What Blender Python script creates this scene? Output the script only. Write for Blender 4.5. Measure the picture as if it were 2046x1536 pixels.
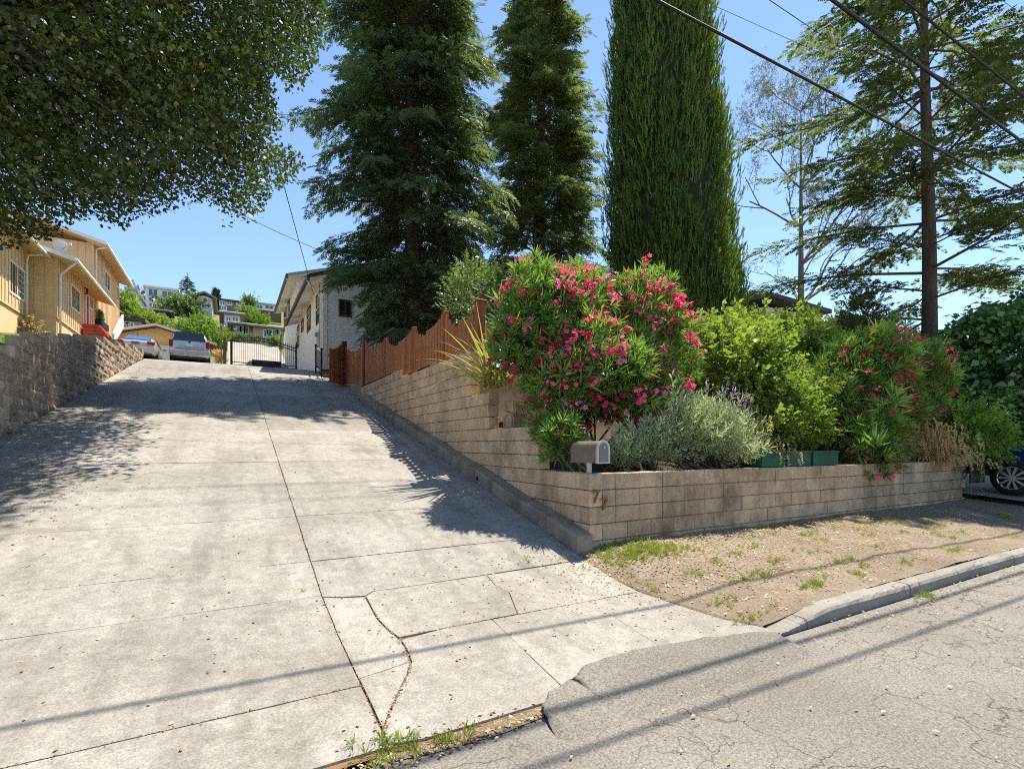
import bpy, bmesh, math, random
import numpy as np
from mathutils import Vector, Matrix
R = math.radians
random.seed(7)
S = bpy.context.scene
for o in list(bpy.data.objects): bpy.data.objects.remove(o)

# ------------------------------------------------------------------ camera, sky, sun, exposure
# World frame: X runs along the street (to the right), Y up the driveway, Z = 0 at the road.
CAM = Vector((-3.724, -4.730, 1.5)); HEAD = 29.4
cd = bpy.data.cameras.new('camera'); cam = bpy.data.objects.new('camera', cd); S.collection.objects.link(cam)
cam.location = CAM; cam.rotation_euler = (R(90), 0, R(-HEAD))
cd.sensor_width = 36; cd.lens = 36 * 1000 / 2046; cd.shift_y = 122 / 2046
cd.clip_start = .05; cd.clip_end = 5000
S.camera = cam

SUN = Vector((.42, .17, 1.0)).normalized()
ELEV = math.asin(SUN.z); AZ = math.atan2(SUN.x, SUN.y)
W = bpy.data.worlds.new('World'); S.world = W; W.use_nodes = True
nt = W.node_tree; nt.nodes.clear()
sky = nt.nodes.new('ShaderNodeTexSky'); sky.sky_type = 'NISHITA'; sky.sun_disc = False
sky.sun_elevation = ELEV; sky.sun_rotation = AZ; sky.altitude = 50
sky.air_density = 1.1; sky.dust_density = .05; sky.ozone_density = 3.2
bg = nt.nodes.new('ShaderNodeBackground'); bg.inputs[1].default_value = .116
wo = nt.nodes.new('ShaderNodeOutputWorld')
nt.links.new(sky.outputs[0], bg.inputs[0]); nt.links.new(bg.outputs[0], wo.inputs[0])
sl = bpy.data.lights.new('sun', 'SUN'); sl.energy = 5.0; sl.angle = R(.53); sl.color = (1, .94, .83)
so = bpy.data.objects.new('sun', sl); S.collection.objects.link(so)
so.rotation_mode = 'QUATERNION'; so.rotation_quaternion = SUN.to_track_quat('Z', 'Y')
so.location = (20, 10, 60)
S.view_settings.view_transform = 'Standard'; S.view_settings.look = 'None'
S.view_settings.exposure = .95; S.view_settings.gamma = 1
S.render.engine = 'CYCLES'
S.cycles.max_bounces = 6; S.cycles.diffuse_bounces = 3; S.cycles.glossy_bounces = 2
S.cycles.transmission_bounces = 3; S.cycles.transparent_max_bounces = 4
S.cycles.sample_clamp_indirect = 4
S.cycles.caustics_reflective = False; S.cycles.caustics_refractive = False
S.cycles.use_adaptive_sampling = True; S.cycles.adaptive_threshold = .02
S.cycles.use_denoising = False
S.cycles.filter_width = 1.1
try: S.cycles.denoiser = 'OPENIMAGEDENOISE'
except Exception: pass

# ------------------------------------------------------------------ survey helpers
CH, SH = .871, .491
def at(px, py, d):
    t = (px - 1023) / 1000; e = (890 - py) / 1000
    return Vector((d * (CH * t + SH) + CAM.x, d * (CH - SH * t) + CAM.y, 1.5 + e * d))
def on_a(px, py, a):
    t = (px - 1023) / 1000
    return at(px, py, (a - CAM.x) / (CH * t + SH))
def on_b(px, py, b):
    t = (px - 1023) / 1000
    return at(px, py, (b - CAM.y) / (CH - SH * t))
def project(P):
    P = np.asarray(P, float); x = P[..., 0] - CAM.x; y = P[..., 1] - CAM.y
    d = x * SH + y * CH; r = x * CH - y * SH
    d = np.where(np.abs(d) < 1e-6, 1e-6, d)
    return 1023 + 1000 * r / d, 890 - 1000 * (P[..., 2] - 1.5) / d, d
def lerp_tab(tab, x):
    if x <= tab[0][0]: return tab[0][1]
    for (x0, y0), (x1, y1) in zip(tab, tab[1:]):
        if x <= x1: return y0 + (y1 - y0) * (x - x0) / (x1 - x0)
    return tab[-1][1]
DRV = [(-3, -.03), (-2.33, .03), (-.9, .135), (-.2, .225), (18.6, .27 + .237 * 18.6), (20.5, 5.05), (24, 5.55), (29, 6.1), (34, 6.5), (44, 7.4), (60, 9)]
def zd(b): return lerp_tab(DRV, b)
def inside(poly, x, y):
    x = np.asarray(x); y = np.asarray(y); c = np.zeros(x.shape, bool); n = len(poly)
    for i in range(n):
        x0, y0 = poly[i]; x1, y1 = poly[i - 1]
        if y0 == y1: continue
        c ^= ((y0 > y) != (y1 > y)) & (x < (x1 - x0) * (y - y0) / (y1 - y0) + x0)
    return c

# ------------------------------------------------------------------ object helpers
def link(o): S.collection.objects.link(o); return o
def tag(o, label=None, cat=None, group=None, kind=None):
    if label: o['label'] = label
    if cat: o['category'] = cat
    if group: o['group'] = group
    if kind: o['kind'] = kind
    return o
def thing(name, loc, label, cat, group=None, rz=0):
    o = link(bpy.data.objects.new(name, None)); o.empty_display_size = .1
    o.location = loc; o.rotation_euler = (0, 0, rz)
    return tag(o, label, cat, group)
def par(o, parent):
    """parent so that the child's coordinates are local to the parent"""
    if parent is not None: o.parent = parent
    return o
class MB:
    def __init__(s): s.v = []; s.f = []
    def add(s, vs, fs):
        n = len(s.v); s.v += [tuple(p) for p in vs]; s.f += [tuple(i + n for i in f) for f in fs]; return s
    def box(s, lo, hi, M=None):
        x0, y0, z0 = lo; x1, y1, z1 = hi
        vs = [Vector(p) for p in ((x0, y0, z0), (x1, y0, z0), (x1, y1, z0), (x0, y1, z0), (x0, y0, z1), (x1, y0, z1), (x1, y1, z1), (x0, y1, z1))]
        if M is not None: vs = [M @ p for p in vs]
        return s.add(vs, [(3, 2, 1, 0), (4, 5, 6, 7), (0, 1, 5, 4), (1, 2, 6, 5), (2, 3, 7, 6), (3, 0, 4, 7)])
    def bar(s, p, q, w, h, up=(0, 0, 1)):
        p = Vector(p); q = Vector(q); d = (q - p); L = d.length; d.normalize()
        x = Vector(up).cross(d)
        if x.length < 1e-4: x = Vector((1, 0, 0)).cross(d)
        x.normalize(); z = d.cross(x)
        M = Matrix.Translation(p) @ Matrix((x, d, z)).transposed().to_4x4()
        return s.box((-w / 2, 0, -h / 2), (w / 2, L, h / 2), M)
    def tube(s, pts, rad, n=8, cap=True):
        pts = [Vector(p) for p in pts]
        if not hasattr(rad, '__len__'): rad = [rad] * len(pts)
        vs = []; fs = []; prev = None
        for i, p in enumerate(pts):
            d = (pts[min(i + 1, len(pts) - 1)] - pts[max(i - 1, 0)]).normalized()
            ref = prev if prev is not None else (Vector((1, 0, 0)) if abs(d.x) < .9 else Vector((0, 1, 0)))
            x = (ref - d * ref.dot(d)).normalized(); y = d.cross(x); prev = x
            for k in range(n):
                a = 2 * math.pi * k / n; vs.append(p + (x * math.cos(a) + y * math.sin(a)) * rad[i])
        for i in range(len(pts) - 1):
            for k in range(n):
                k2 = (k + 1) % n; fs.append((i * n + k, i * n + k2, (i + 1) * n + k2, (i + 1) * n + k))
        if cap: fs.append(tuple(range(n - 1, -1, -1))); fs.append(tuple((len(pts) - 1) * n + k for k in range(n)))
        return s.add(vs, fs)
    def prism(s, poly, ext, axis):
        """poly: 3-D points; ext: extrusion vector"""
        e = Vector(ext); n = len(poly); a = [Vector(p) for p in poly]
        return s.add(a + [p + e for p in a], [tuple(range(n - 1, -1, -1)), tuple(range(n, 2 * n))] + [(i, (i + 1) % n, n + (i + 1) % n, n + i) for i in range(n)])
    def grid(s, fn, nu, nv):
        vs = [fn(i / nu, j / nv) for j in range(nv + 1) for i in range(nu + 1)]
        fs = [(j * (nu + 1) + i, j * (nu + 1) + i + 1, (j + 1) * (nu + 1) + i + 1, (j + 1) * (nu + 1) + i) for j in range(nv) for i in range(nu)]
        return s.add(vs, fs)
    def mesh(s, name, smooth=False):
        me = bpy.data.meshes.new(name); me.from_pydata(s.v, [], s.f); me.validate(); me.update()
        if smooth: me.shade_smooth()
        return me
    def build(s, name, mat, parent=None, smooth=False, loc=None, fix=True, rel=True):
        p = parent
        while rel and p is not None:
            l = p.location; s.v = [(v[0] - l.x, v[1] - l.y, v[2] - l.z) for v in s.v]; p = p.parent
        me = s.mesh(name, smooth)
        if fix and len(me.polygons) < 20000:
            bm = bmesh.new(); bm.from_mesh(me); bmesh.ops.recalc_face_normals(bm, faces=bm.faces); bm.to_mesh(me); bm.free()
        me.materials.append(mat); o = link(bpy.data.objects.new(name, me))
        if loc is not None: o.location = loc
        return par(o, parent)
def inst(name, me, parent, loc, rz=0, scale=None, rot=None):
    o = link(bpy.data.objects.new(name, me)); par(o, parent); o.location = loc
    o.rotation_euler = rot if rot is not None else (0, 0, rz)
    if scale: o.scale = scale
    return o
def bevel(o, w, seg=1):
    m = o.modifiers.new('edge', 'BEVEL'); m.width = w; m.segments = seg; m.limit_method = 'ANGLE'; m.angle_limit = R(40)
    return o

# ------------------------------------------------------------------ materials
def nodes(name):
    m = bpy.data.materials.new(name); m.use_nodes = True; t = m.node_tree; t.nodes.clear()
    out = t.nodes.new('ShaderNodeOutputMaterial'); return m, t, out
def N(t, typ, **kw):
    n = t.nodes.new(typ)
    for k, v in kw.items():
        if isinstance(k, str) and k.startswith('i_'):
            key = k[2:]; n.inputs[int(key) if key.isdigit() else key].default_value = v
        else: setattr(n, k, v)
    return n
def rgb(c): return (c[0], c[1], c[2], 1)
def pos(t, scale=(1, 1, 1)):
    g = N(t, 'ShaderNodeNewGeometry'); m = N(t, 'ShaderNodeMapping'); m.inputs['Scale'].default_value = scale
    t.links.new(g.outputs['Position'], m.inputs[0]); return m.outputs[0]
def noise(t, vec, scale, detail=4, rough=.55, dist=0):
    n = N(t, 'ShaderNodeTexNoise'); n.inputs['Scale'].default_value = scale; n.inputs['Detail'].default_value = detail
    n.inputs['Roughness'].default_value = rough; n.inputs['Distortion'].default_value = dist
    t.links.new(vec, n.inputs['Vector']); return n.outputs['Fac']
def ramp(t, fac, stops):
    r = N(t, 'ShaderNodeValToRGB'); e = r.color_ramp.elements
    e[0].position = stops[0][0]; e[0].color = rgb(stops[0][1]) if hasattr(stops[0][1], '__len__') else (stops[0][1],) * 3 + (1,)
    e[1].position = stops[-1][0]; e[1].color = rgb(stops[-1][1]) if hasattr(stops[-1][1], '__len__') else (stops[-1][1],) * 3 + (1,)
    for p, c in stops[1:-1]:
        q = e.new(p); q.color = rgb(c) if hasattr(c, '__len__') else (c, c, c, 1)
    t.links.new(fac, r.inputs[0]); return r.outputs[0]
def mix(t, fac, a, b, mode='MIX'):
    n = N(t, 'ShaderNodeMix', data_type='RGBA', blend_type=mode)
    if isinstance(fac, (int, float)): n.inputs[0].default_value = fac
    else: t.links.new(fac, n.inputs[0])
    for k, s in ((6, a), (7, b)):
        if isinstance(s, (tuple, list)): n.inputs[k].default_value = rgb(s)
        else: t.links.new(s, n.inputs[k])
    return n.outputs[2]
def math_(t, op, a, b=None):
    n = N(t, 'ShaderNodeMath', operation=op)
    for k, s in ((0, a), (1, b)):
        if s is None: continue
        if isinstance(s, (int, float)): n.inputs[k].default_value = s
        else: t.links.new(s, n.inputs[k])
    return n.outputs[0]
def finish(t, out, col, rough=.8, bump=None, bstr=.3, bdist=.01, metal=0, spec=.5):
    p = N(t, 'ShaderNodeBsdfPrincipled')
    if isinstance(col, (tuple, list)): p.inputs['Base Color'].default_value = rgb(col)
    else: t.links.new(col, p.inputs['Base Color'])
    if isinstance(rough, (int, float)): p.inputs['Roughness'].default_value = rough
    else: t.links.new(rough, p.inputs['Roughness'])
    p.inputs['Metallic'].default_value = metal; p.inputs['Specular IOR Level'].default_value = spec
    if bump is not None:
        b = N(t, 'ShaderNodeBump'); b.inputs['Strength'].default_value = bstr; b.inputs['Distance'].default_value = bdist
        t.links.new(bump, b.inputs['Height']); t.links.new(b.outputs[0], p.inputs['Normal'])
    t.links.new(p.outputs[0], out.inputs[0]); return p
def pmat(name, c1, c2, scale=3, rough=.8, bump=0, bscale=40, objrand=0, spec=.3, metal=0, stretch=(1, 1, 1), bdist=.01, grime=None, gscale=2.0):
    """two-tone weathered surface: broad noise, fine grain, optional per-object shift and dirt"""
    m, t, out = nodes(name); v = pos(t, stretch)
    f = noise(t, v, scale, 6, .6); f = ramp(t, f, [(.3, 0), (.7, 1)])
    col = mix(t, f, c1, c2)
    fine = noise(t, v, scale * 18, 3, .7)
    col = mix(t, .35, col, ramp(t, fine, [(.25, .35), (.75, .68)]), 'OVERLAY')
    if grime:
        g = noise(t, pos(t, (1, 1, .35)), gscale, 8, .7); g = ramp(t, g, [(.48, 0), (.68, 1)])
        col = mix(t, math_(t, 'MULTIPLY', g, .75), col, grime)
    if objrand:
        oi = N(t, 'ShaderNodeObjectInfo'); r = ramp(t, oi.outputs['Random'], [(0, .5 - objrand), (1, .5 + objrand)])
        col = mix(t, 1.0, col, r, 'OVERLAY')
    b = noise(t, v, bscale, 5, .7) if bump else None
    finish(t, out, col, rough, b, bump, bdist, metal, spec); return m
def leafmat(name, dark, light, trans=.35, gloss=.06, yellow=None, ty=.93):
    m, t, out = nodes(name)
    a = N(t, 'ShaderNodeAttribute', attribute_name='rnd')
    stops = [(0, dark), (.8, light)]
    if yellow: stops = [(0, dark), (ty - .08, light), (ty, yellow), (1, yellow)]
    col = ramp(t, a.outputs['Fac'], stops)
    d = N(t, 'ShaderNodeBsdfDiffuse'); tr = N(t, 'ShaderNodeBsdfTranslucent'); g = N(t, 'ShaderNodeBsdfGlossy'); g.inputs['Roughness'].default_value = .38
    t.links.new(col, d.inputs[0])
    tc = mix(t, .5, col, tuple(min(1, c * k) for c, k in zip(light, (1.5, 1.6, .7))))
    t.links.new(tc, tr.inputs[0])
    m1 = N(t, 'ShaderNodeMixShader'); m1.inputs[0].default_value = trans
    t.links.new(d.outputs[0], m1.inputs[1]); t.links.new(tr.outputs[0], m1.inputs[2])
    m2 = N(t, 'ShaderNodeMixShader'); m2.inputs[0].default_value = gloss
    t.links.new(m1.outputs[0], m2.inputs[1]); t.links.new(g.outputs[0], m2.inputs[2])
    t.links.new(m2.outputs[0], out.inputs[0]); return m
def plain(name, c, rough=.6, metal=0, spec=.4):
    m, t, out = nodes(name); v = pos(t)
    f = noise(t, v, 7, 5, .6); col = mix(t, f, tuple(x * .9 for x in c), tuple(min(1, x * 1.08) for x in c))
    finish(t, out, col, rough, None, 0, 0, metal, spec); return m
def glassmat(name, tint, rough=.05):
    m, t, out = nodes(name)
    p = finish(t, out, tint, rough, spec=.8); return m

def concrete_mat():
    m, t, out = nodes('driveway_concrete'); v = pos(t)
    big = ramp(t, noise(t, v, .8, 6, .6, .3), [(.32, 0), (.68, 1)])
    col = mix(t, big, (.25, .226, .19), (.345, .317, .274))
    st = ramp(t, noise(t, pos(t, (1.6, .45, 1)), 1.7, 6, .65), [(.5, 0), (.72, 1)])
    col = mix(t, math_(t, 'MULTIPLY', st, .6), col, (.160, .143, .112))
    wp = ramp(t, noise(t, v, 2.6, 7, .75), [(.58, 0), (.72, 1)])
    col = mix(t, math_(t, 'MULTIPLY', wp, .4), col, (.46, .445, .415))
    sp = noise(t, v, 75, 6, .9); col = mix(t, .75, col, ramp(t, sp, [(.32, .12), (.68, .86)]), 'OVERLAY')
    md = noise(t, v, 9, 6, .75); col = mix(t, .6, col, ramp(t, md, [(.3, .3), (.7, .7)]), 'OVERLAY')
    vo = N(t, 'ShaderNodeTexVoronoi'); vo.inputs['Scale'].default_value = 38; t.links.new(v, vo.inputs['Vector'])
    dots = ramp(t, vo.outputs['Distance'], [(.07, 1), (.13, 0)])
    pick = ramp(t, noise(t, v, 23, 2, .5), [(.56, 0), (.62, 1)])
    col = mix(t, math_(t, 'MULTIPLY', math_(t, 'MULTIPLY', dots, pick), .6), col, (.13, .115, .095))
    oi = N(t, 'ShaderNodeObjectInfo'); col = mix(t, 1, col, ramp(t, oi.outputs['Random'], [(0, .43), (1, .55)]), 'OVERLAY')
    trk = ramp(t, noise(t, pos(t, (2.4, .12, .12)), 1.0, 4, .5), [(.5, 0), (.62, 1)])
    col = mix(t, math_(t, 'MULTIPLY', trk, .22), col, (.13, .115, .10))
    oil = ramp(t, noise(t, v, .55, 2, .4), [(.66, 0), (.74, 1)])
    col = mix(t, math_(t, 'MULTIPLY', math_(t, 'MULTIPLY', oil, md), .5), col, (.10, .09, .08))
    b = math_(t, 'ADD', noise(t, v, 160, 4, .8), math_(t, 'MULTIPLY', noise(t, v, 14, 4, .6), 1.2))
    finish(t, out, col, .9, b, .45, .006, 0, .2); return m
def asphalt_mat(name='old_asphalt', ca=(.19, .168, .14), cb_=(.275, .25, .212), ck_=.75):
    m, t, out = nodes(name); v = pos(t)
    big = ramp(t, noise(t, v, .7, 6, .6, .4), [(.3, 0), (.7, 1)])
    col = mix(t, big, ca, cb_)
    sp = noise(t, v, 60, 6, .95); col = mix(t, 1.0, col, ramp(t, sp, [(.33, .08), (.67, .9)]), 'OVERLAY')
    vo = N(t, 'ShaderNodeTexVoronoi'); vo.inputs['Scale'].default_value = 70; t.links.new(v, vo.inputs['Vector'])
    col = mix(t, math_(t, 'MULTIPLY', ramp(t, vo.outputs['Distance'], [(.05, 1), (.3, 0)]), .6), col, (.46, .44, .40))
    # crazing
    wv = N(t, 'ShaderNodeVectorMath', operation='ADD'); nv = N(t, 'ShaderNodeTexNoise'); nv.inputs['Scale'].default_value = 3.2; nv.inputs['Detail'].default_value = 6
    t.links.new(v, nv.inputs['Vector']); sc = N(t, 'ShaderNodeVectorMath', operation='SCALE'); sc.inputs['Scale'].default_value = .55
    t.links.new(nv.outputs['Color'], sc.inputs[0]); t.links.new(v, wv.inputs[0]); t.links.new(sc.outputs[0], wv.inputs[1])
    cr = N(t, 'ShaderNodeTexVoronoi', feature='DISTANCE_TO_EDGE'); cr.inputs['Scale'].default_value = 1.25; t.links.new(wv.outputs[0], cr.inputs['Vector'])
    cr2 = N(t, 'ShaderNodeTexVoronoi', feature='DISTANCE_TO_EDGE'); cr2.inputs['Scale'].default_value = 4.6; t.links.new(wv.outputs[0], cr2.inputs['Vector'])
    fine = math_(t, 'MULTIPLY', ramp(t, cr2.outputs['Distance'], [(.004, .8), (.022, 0)]), ramp(t, noise(t, v, .7, 4, .6), [(.46, 0), (.58, 1)]))
    crack = ramp(t, cr.outputs['Distance'], [(.001, 1), (.008, 0)])
    keep = ramp(t, noise(t, v, .9, 3, .5), [(.42, 0), (.55, 1)])
    crack = math_(t, 'MAXIMUM', math_(t, 'MULTIPLY', crack, keep), fine)
    col = mix(t, math_(t, 'MULTIPLY', crack, ck_), col, (.09, .075, .055))
    red = ramp(t, noise(t, v, 1.6, 7, .75), [(.6, 0), (.75, 1)])
    col = mix(t, math_(t, 'MULTIPLY', red, .4), col, (.30, .19, .12))
    b = math_(t, 'SUBTRACT', noise(t, v, 120, 4, .85), math_(t, 'MULTIPLY', crack, ck_ * 2))
    finish(t, out, col, .92, b, .7, .012, 0, .2); return m
def dirt_mat():
    m, t, out = nodes('dry_dirt'); v = pos(t)
    big = ramp(t, noise(t, v, 1.3, 7, .65, .3), [(.3, 0), (.7, 1)])
    col = mix(t, big, (.185, .138, .096), (.305, .245, .18))
    pale = ramp(t, noise(t, v, 3.7, 7, .7), [(.55, 0), (.7, 1)])
    col = mix(t, math_(t, 'MULTIPLY', pale, .55), col, (.36, .30, .23))
    sp = noise(t, v, 60, 4, .85); col = mix(t, .8, col, ramp(t, sp, [(.3, .15), (.7, .8)]), 'OVERLAY')
    b = math_(t, 'ADD', noise(t, v, 45, 5, .8), noise(t, v, 9, 4, .6))
    finish(t, out, col, 1, b, .8, .02, 0, .1); return m
def block_mat(name, c1, c2, grime, gs=2.4, gl=(.44, .66), orand=.1):
    m, t, out = nodes(name); v = pos(t)
    f = ramp(t, noise(t, v, 3, 6, .65), [(.3, 0), (.7, 1)]); col = mix(t, f, c1, c2)
    oi = N(t, 'ShaderNodeObjectInfo'); col = mix(t, 1, col, ramp(t, oi.outputs['Random'], [(0, .5 - orand), (1, .5 + orand)]), 'OVERLAY')
    g = ramp(t, noise(t, pos(t, (1, 1, .6)), gs, 9, .75), [(gl[0], 0), (gl[1], 1)])
    col = mix(t, math_(t, 'MULTIPLY', g, .9), col, grime)
    sp = noise(t, v, 85, 4, .85); col = mix(t, .7, col, ramp(t, sp, [(.3, .18), (.7, .78)]), 'OVERLAY')
    sk = ramp(t, noise(t, pos(t, (1, 1, .18)), 9, 6, .7), [(.56, 0), (.7, 1)])
    col = mix(t, math_(t, 'MULTIPLY', sk, .35), col, (.42, .38, .32))
    b = math_(t, 'ADD', noise(t, v, 110, 4, .85), noise(t, v, 22, 4, .7))
    finish(t, out, col, .95, b, .7, .012, 0, .15); return m

M = {}
M['concrete'] = concrete_mat(); M['asphalt'] = asphalt_mat(); M['dirt'] = dirt_mat()
M['patch'] = asphalt_mat('asphalt_patch', (.172, .152, .127), (.25, .226, .192), .2)
M['soil'] = pmat('dark_soil', (.15, .085, .045), (.25, .15, .085), 6, 1, .8, 50)
M['mulch'] = pmat('planter_soil', (.05, .034, .022), (.10, .07, .046), 5, 1, .8, 30)
M['curb'] = pmat('kerb_concrete', (.21, .187, .157), (.31, .282, .242), 2.5, .9, .5, 70, grime=(.2, .18, .15))
M['kerb_pale'] = pmat('pale_court_concrete', (.27, .245, .195), (.36, .33, .27), 1, .9, .3, 60)
M['kerbwall'] = pmat('low_wall_concrete', (.22, .18, .135), (.34, .29, .225), 3, .95, .6, 60, grime=(.11, .09, .065), gscale=3)
M['block'] = block_mat('tan_block', (.64, .445, .275), (.75, .55, .36), (.27, .185, .115), 1.6, (.46, .70), .05)
M['block_grey'] = block_mat('weathered_block', (.55, .395, .255), (.66, .49, .33), (.17, .125, .085), 1.3, (.40, .66), .05)
M['mortar'] = pmat('mortar', (.17, .135, .10), (.25, .20, .15), 8, 1, .5, 60)
M['split'] = block_mat('split_face_block', (.42, .32, .235), (.55, .435, .33), (.20, .16, .12), 3.2, (.42, .64), .12)
M['cedar'] = pmat('redwood_stain', (.34, .115, .045), (.47, .175, .073), 2, .75, .4, 30, objrand=.1, stretch=(6, 6, .5))
M['cedar_post'] = pmat('fence_post_stain', (.25, .075, .03), (.34, .11, .045), 2, .75, .4, 30, stretch=(6, 6, .5))
M['darkpost'] = pmat('dark_brown_post', (.045, .03, .02), (.075, .048, .032), 2, .6, .3, 30, stretch=(6, 6, .5))
M['iron'] = plain('black_iron', (.012, .012, .013), .45)
M['bark'] = pmat('conifer_bark', (.085, .066, .053), (.165, .135, .11), 4, 1, 1.0, 9, stretch=(3, 3, .5), bdist=.06)
M['bark_grey'] = pmat('grey_bark', (.16, .135, .11), (.30, .26, .22), 4, 1, .7, 14, stretch=(3, 3, .7), bdist=.03)
M['innercore'] = pmat('dark_inner_core', (.022, .03, .012), (.05, .055, .025), 6, 1, 1, 14, bdist=.08)  # dark tone painted in for the shade inside the cypress
M['twig'] = plain('twig', (.13, .095, .062), .9)
M['stem'] = plain('oleander_stem', (.20, .165, .11), .85)
M['yellow'] = pmat('peach_siding', (.70, .475, .25), (.78, .54, .30), 1.2, .75)
M['yellow_base'] = pmat('peach_stucco', (.70, .49, .27), (.78, .55, .32), 1.2, .85)
M['white'] = pmat('white_trim', (.74, .72, .67), (.82, .80, .76), 3, .55)
M['cream'] = pmat('cream_stucco', (.84, .78, .64), (.90, .85, .72), .8, .85)
M['siding'] = pmat('white_lap_siding', (.76, .77, .77), (.84, .85, .85), .8, .7)
M['roofdark'] = pmat('dark_shingle', (.06, .055, .05), (.11, .10, .095), 4, .95, .6, 40)
M['roofgrey'] = pmat('grey_shingle', (.20, .185, .17), (.30, .28, .26), 4, .95, .6, 40)
M['gutter'] = plain('dark_gutter', (.055, .043, .036), .5)
M['glass'] = glassmat('dark_window_glass', (.02, .024, .03))
M['glass_blue'] = glassmat('sky_window_glass', (.05, .12, .26))
M['red'] = pmat('red_step_paint', (.42, .07, .055), (.52, .10, .08), 3, .7)
M['brass'] = plain('brass_number', (.16, .10, .025), .4, .5)
M['mailbox'] = pmat('brown_mailbox_paint', (.15, .115, .085), (.20, .155, .115), 5, .5)
M['alu'] = plain('grey_metal', (.42, .42, .41), .4, .5)
M['plum'] = plain('mailbox_door', (.17, .15, .165), .5)
M['post_grey'] = plain('galvanised_post', (.45, .45, .40), .6)
M['planter'] = pmat('green_planter', (.006, .055, .028), (.012, .10, .05), 4, .6, .2, 40, grime=(.02, .04, .026))
M['grassy'] = pmat('lawn', (.055, .10, .02), (.10, .17, .035), 4, 1, .6, 60)
M['hillgrass'] = pmat('dry_hillside', (.11, .14, .035), (.22, .20, .08), .12, 1, .5, 3)
M['wood_dark'] = pmat('weathered_timber', (.10, .07, .05), (.17, .12, .085), 3, .9, .4, 30)
M['cable'] = plain('cable', (.010, .010, .011), .6)
M['rubber'] = plain('tyre_rubber', (.014, .014, .015), .85)
M['rim'] = plain('alloy_rim', (.62, .62, .63), .28, .9)
M['carlight'] = plain('tail_lamp', (.30, .012, .014), .2)
M['plate'] = plain('number_plate', (.62, .66, .72), .5)
M['black'] = plain('black_trim', (.016, .016, .017), .5)
def carpaint(name, c):
    m, t, out = nodes(name); p = finish(t, out, c, .3, metal=.45, spec=.6); p.inputs['Coat Weight'].default_value = .7; p.inputs['Coat Roughness'].default_value = .06; return m
M['champagne'] = carpaint('champagne_paint', (.58, .53, .45)); M['silver'] = carpaint('silver_paint', (.50, .53, .57)); M['blue'] = carpaint('blue_paint', (.012, .035, .17))
# foliage
M['maple'] = leafmat('maple_leaf', (.022, .042, .011), (.095, .14, .028), .26, .05, (.30, .22, .05), .996)
M['redwood'] = leafmat('redwood_needles', (.05, .08, .042), (.18, .235, .105), .38, .03)
M['redwood2'] = leafmat('redwood_needles_light', (.06, .092, .038), (.21, .26, .095), .36, .03)
M['cypress'] = leafmat('cypress_scales', (.04, .09, .02), (.22, .31, .05), .3, .02, (.19, .14, .05), .985)
M['cedar_needle'] = leafmat('cedar_needles', (.045, .075, .034), (.20, .245, .085), .34, .03)
M['grevillea'] = leafmat('sparse_leaf', (.08, .08, .05), (.20, .19, .12), .3, .04)
M['oleander'] = leafmat('oleander_leaf', (.05, .115, .018), (.23, .37, .055), .42, .07)
M['privet'] = leafmat('privet_leaf', (.075, .135, .018), (.27, .35, .05), .42, .05)
M['vine'] = leafmat('vine_leaf', (.03, .085, .016), (.12, .26, .045), .35, .08)
M['hedge'] = leafmat('hedge_leaf', (.06, .11, .03), (.19, .26, .08), .35, .05)
M['sage'] = leafmat('sage_leaf', (.17, .22, .11), (.46, .52, .32), .3, .03)
M['pink'] = leafmat('pink_petal', (.66, .025, .14), (.92, .11, .36), .45, .02, (.95, .26, .52), .75)
M['red_petal'] = leafmat('red_petal', (.60, .018, .09), (.90, .085, .26), .42, .02, (.93, .2, .42), .8)
M['purple'] = leafmat('purple_spike', (.22, .10, .34), (.44, .28, .58), .3, .02)
M['fountain'] = leafmat('fountain_grass', (.30, .14, .06), (.68, .50, .28), .4, .03)
M['flax'] = leafmat('flax_blade', (.12, .14, .035), (.50, .46, .13), .35, .08)
M['jasmine'] = leafmat('jasmine_leaf', (.09, .16, .02), (.26, .38, .06), .4, .04)
M['tuft'] = leafmat('grass_tuft', (.10, .16, .025), (.36, .42, .08), .35, .03, (.5, .40, .16), .9)
M['deadleaf'] = leafmat('fallen_leaf', (.20, .11, .05), (.56, .42, .24), .15, .03)
M['palegreen'] = leafmat('bright_shrub', (.06, .12, .016), (.20, .30, .035), .4, .05)
M['pine'] = leafmat('far_pine', (.02, .04, .02), (.06, .09, .04), .2, .02)

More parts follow.
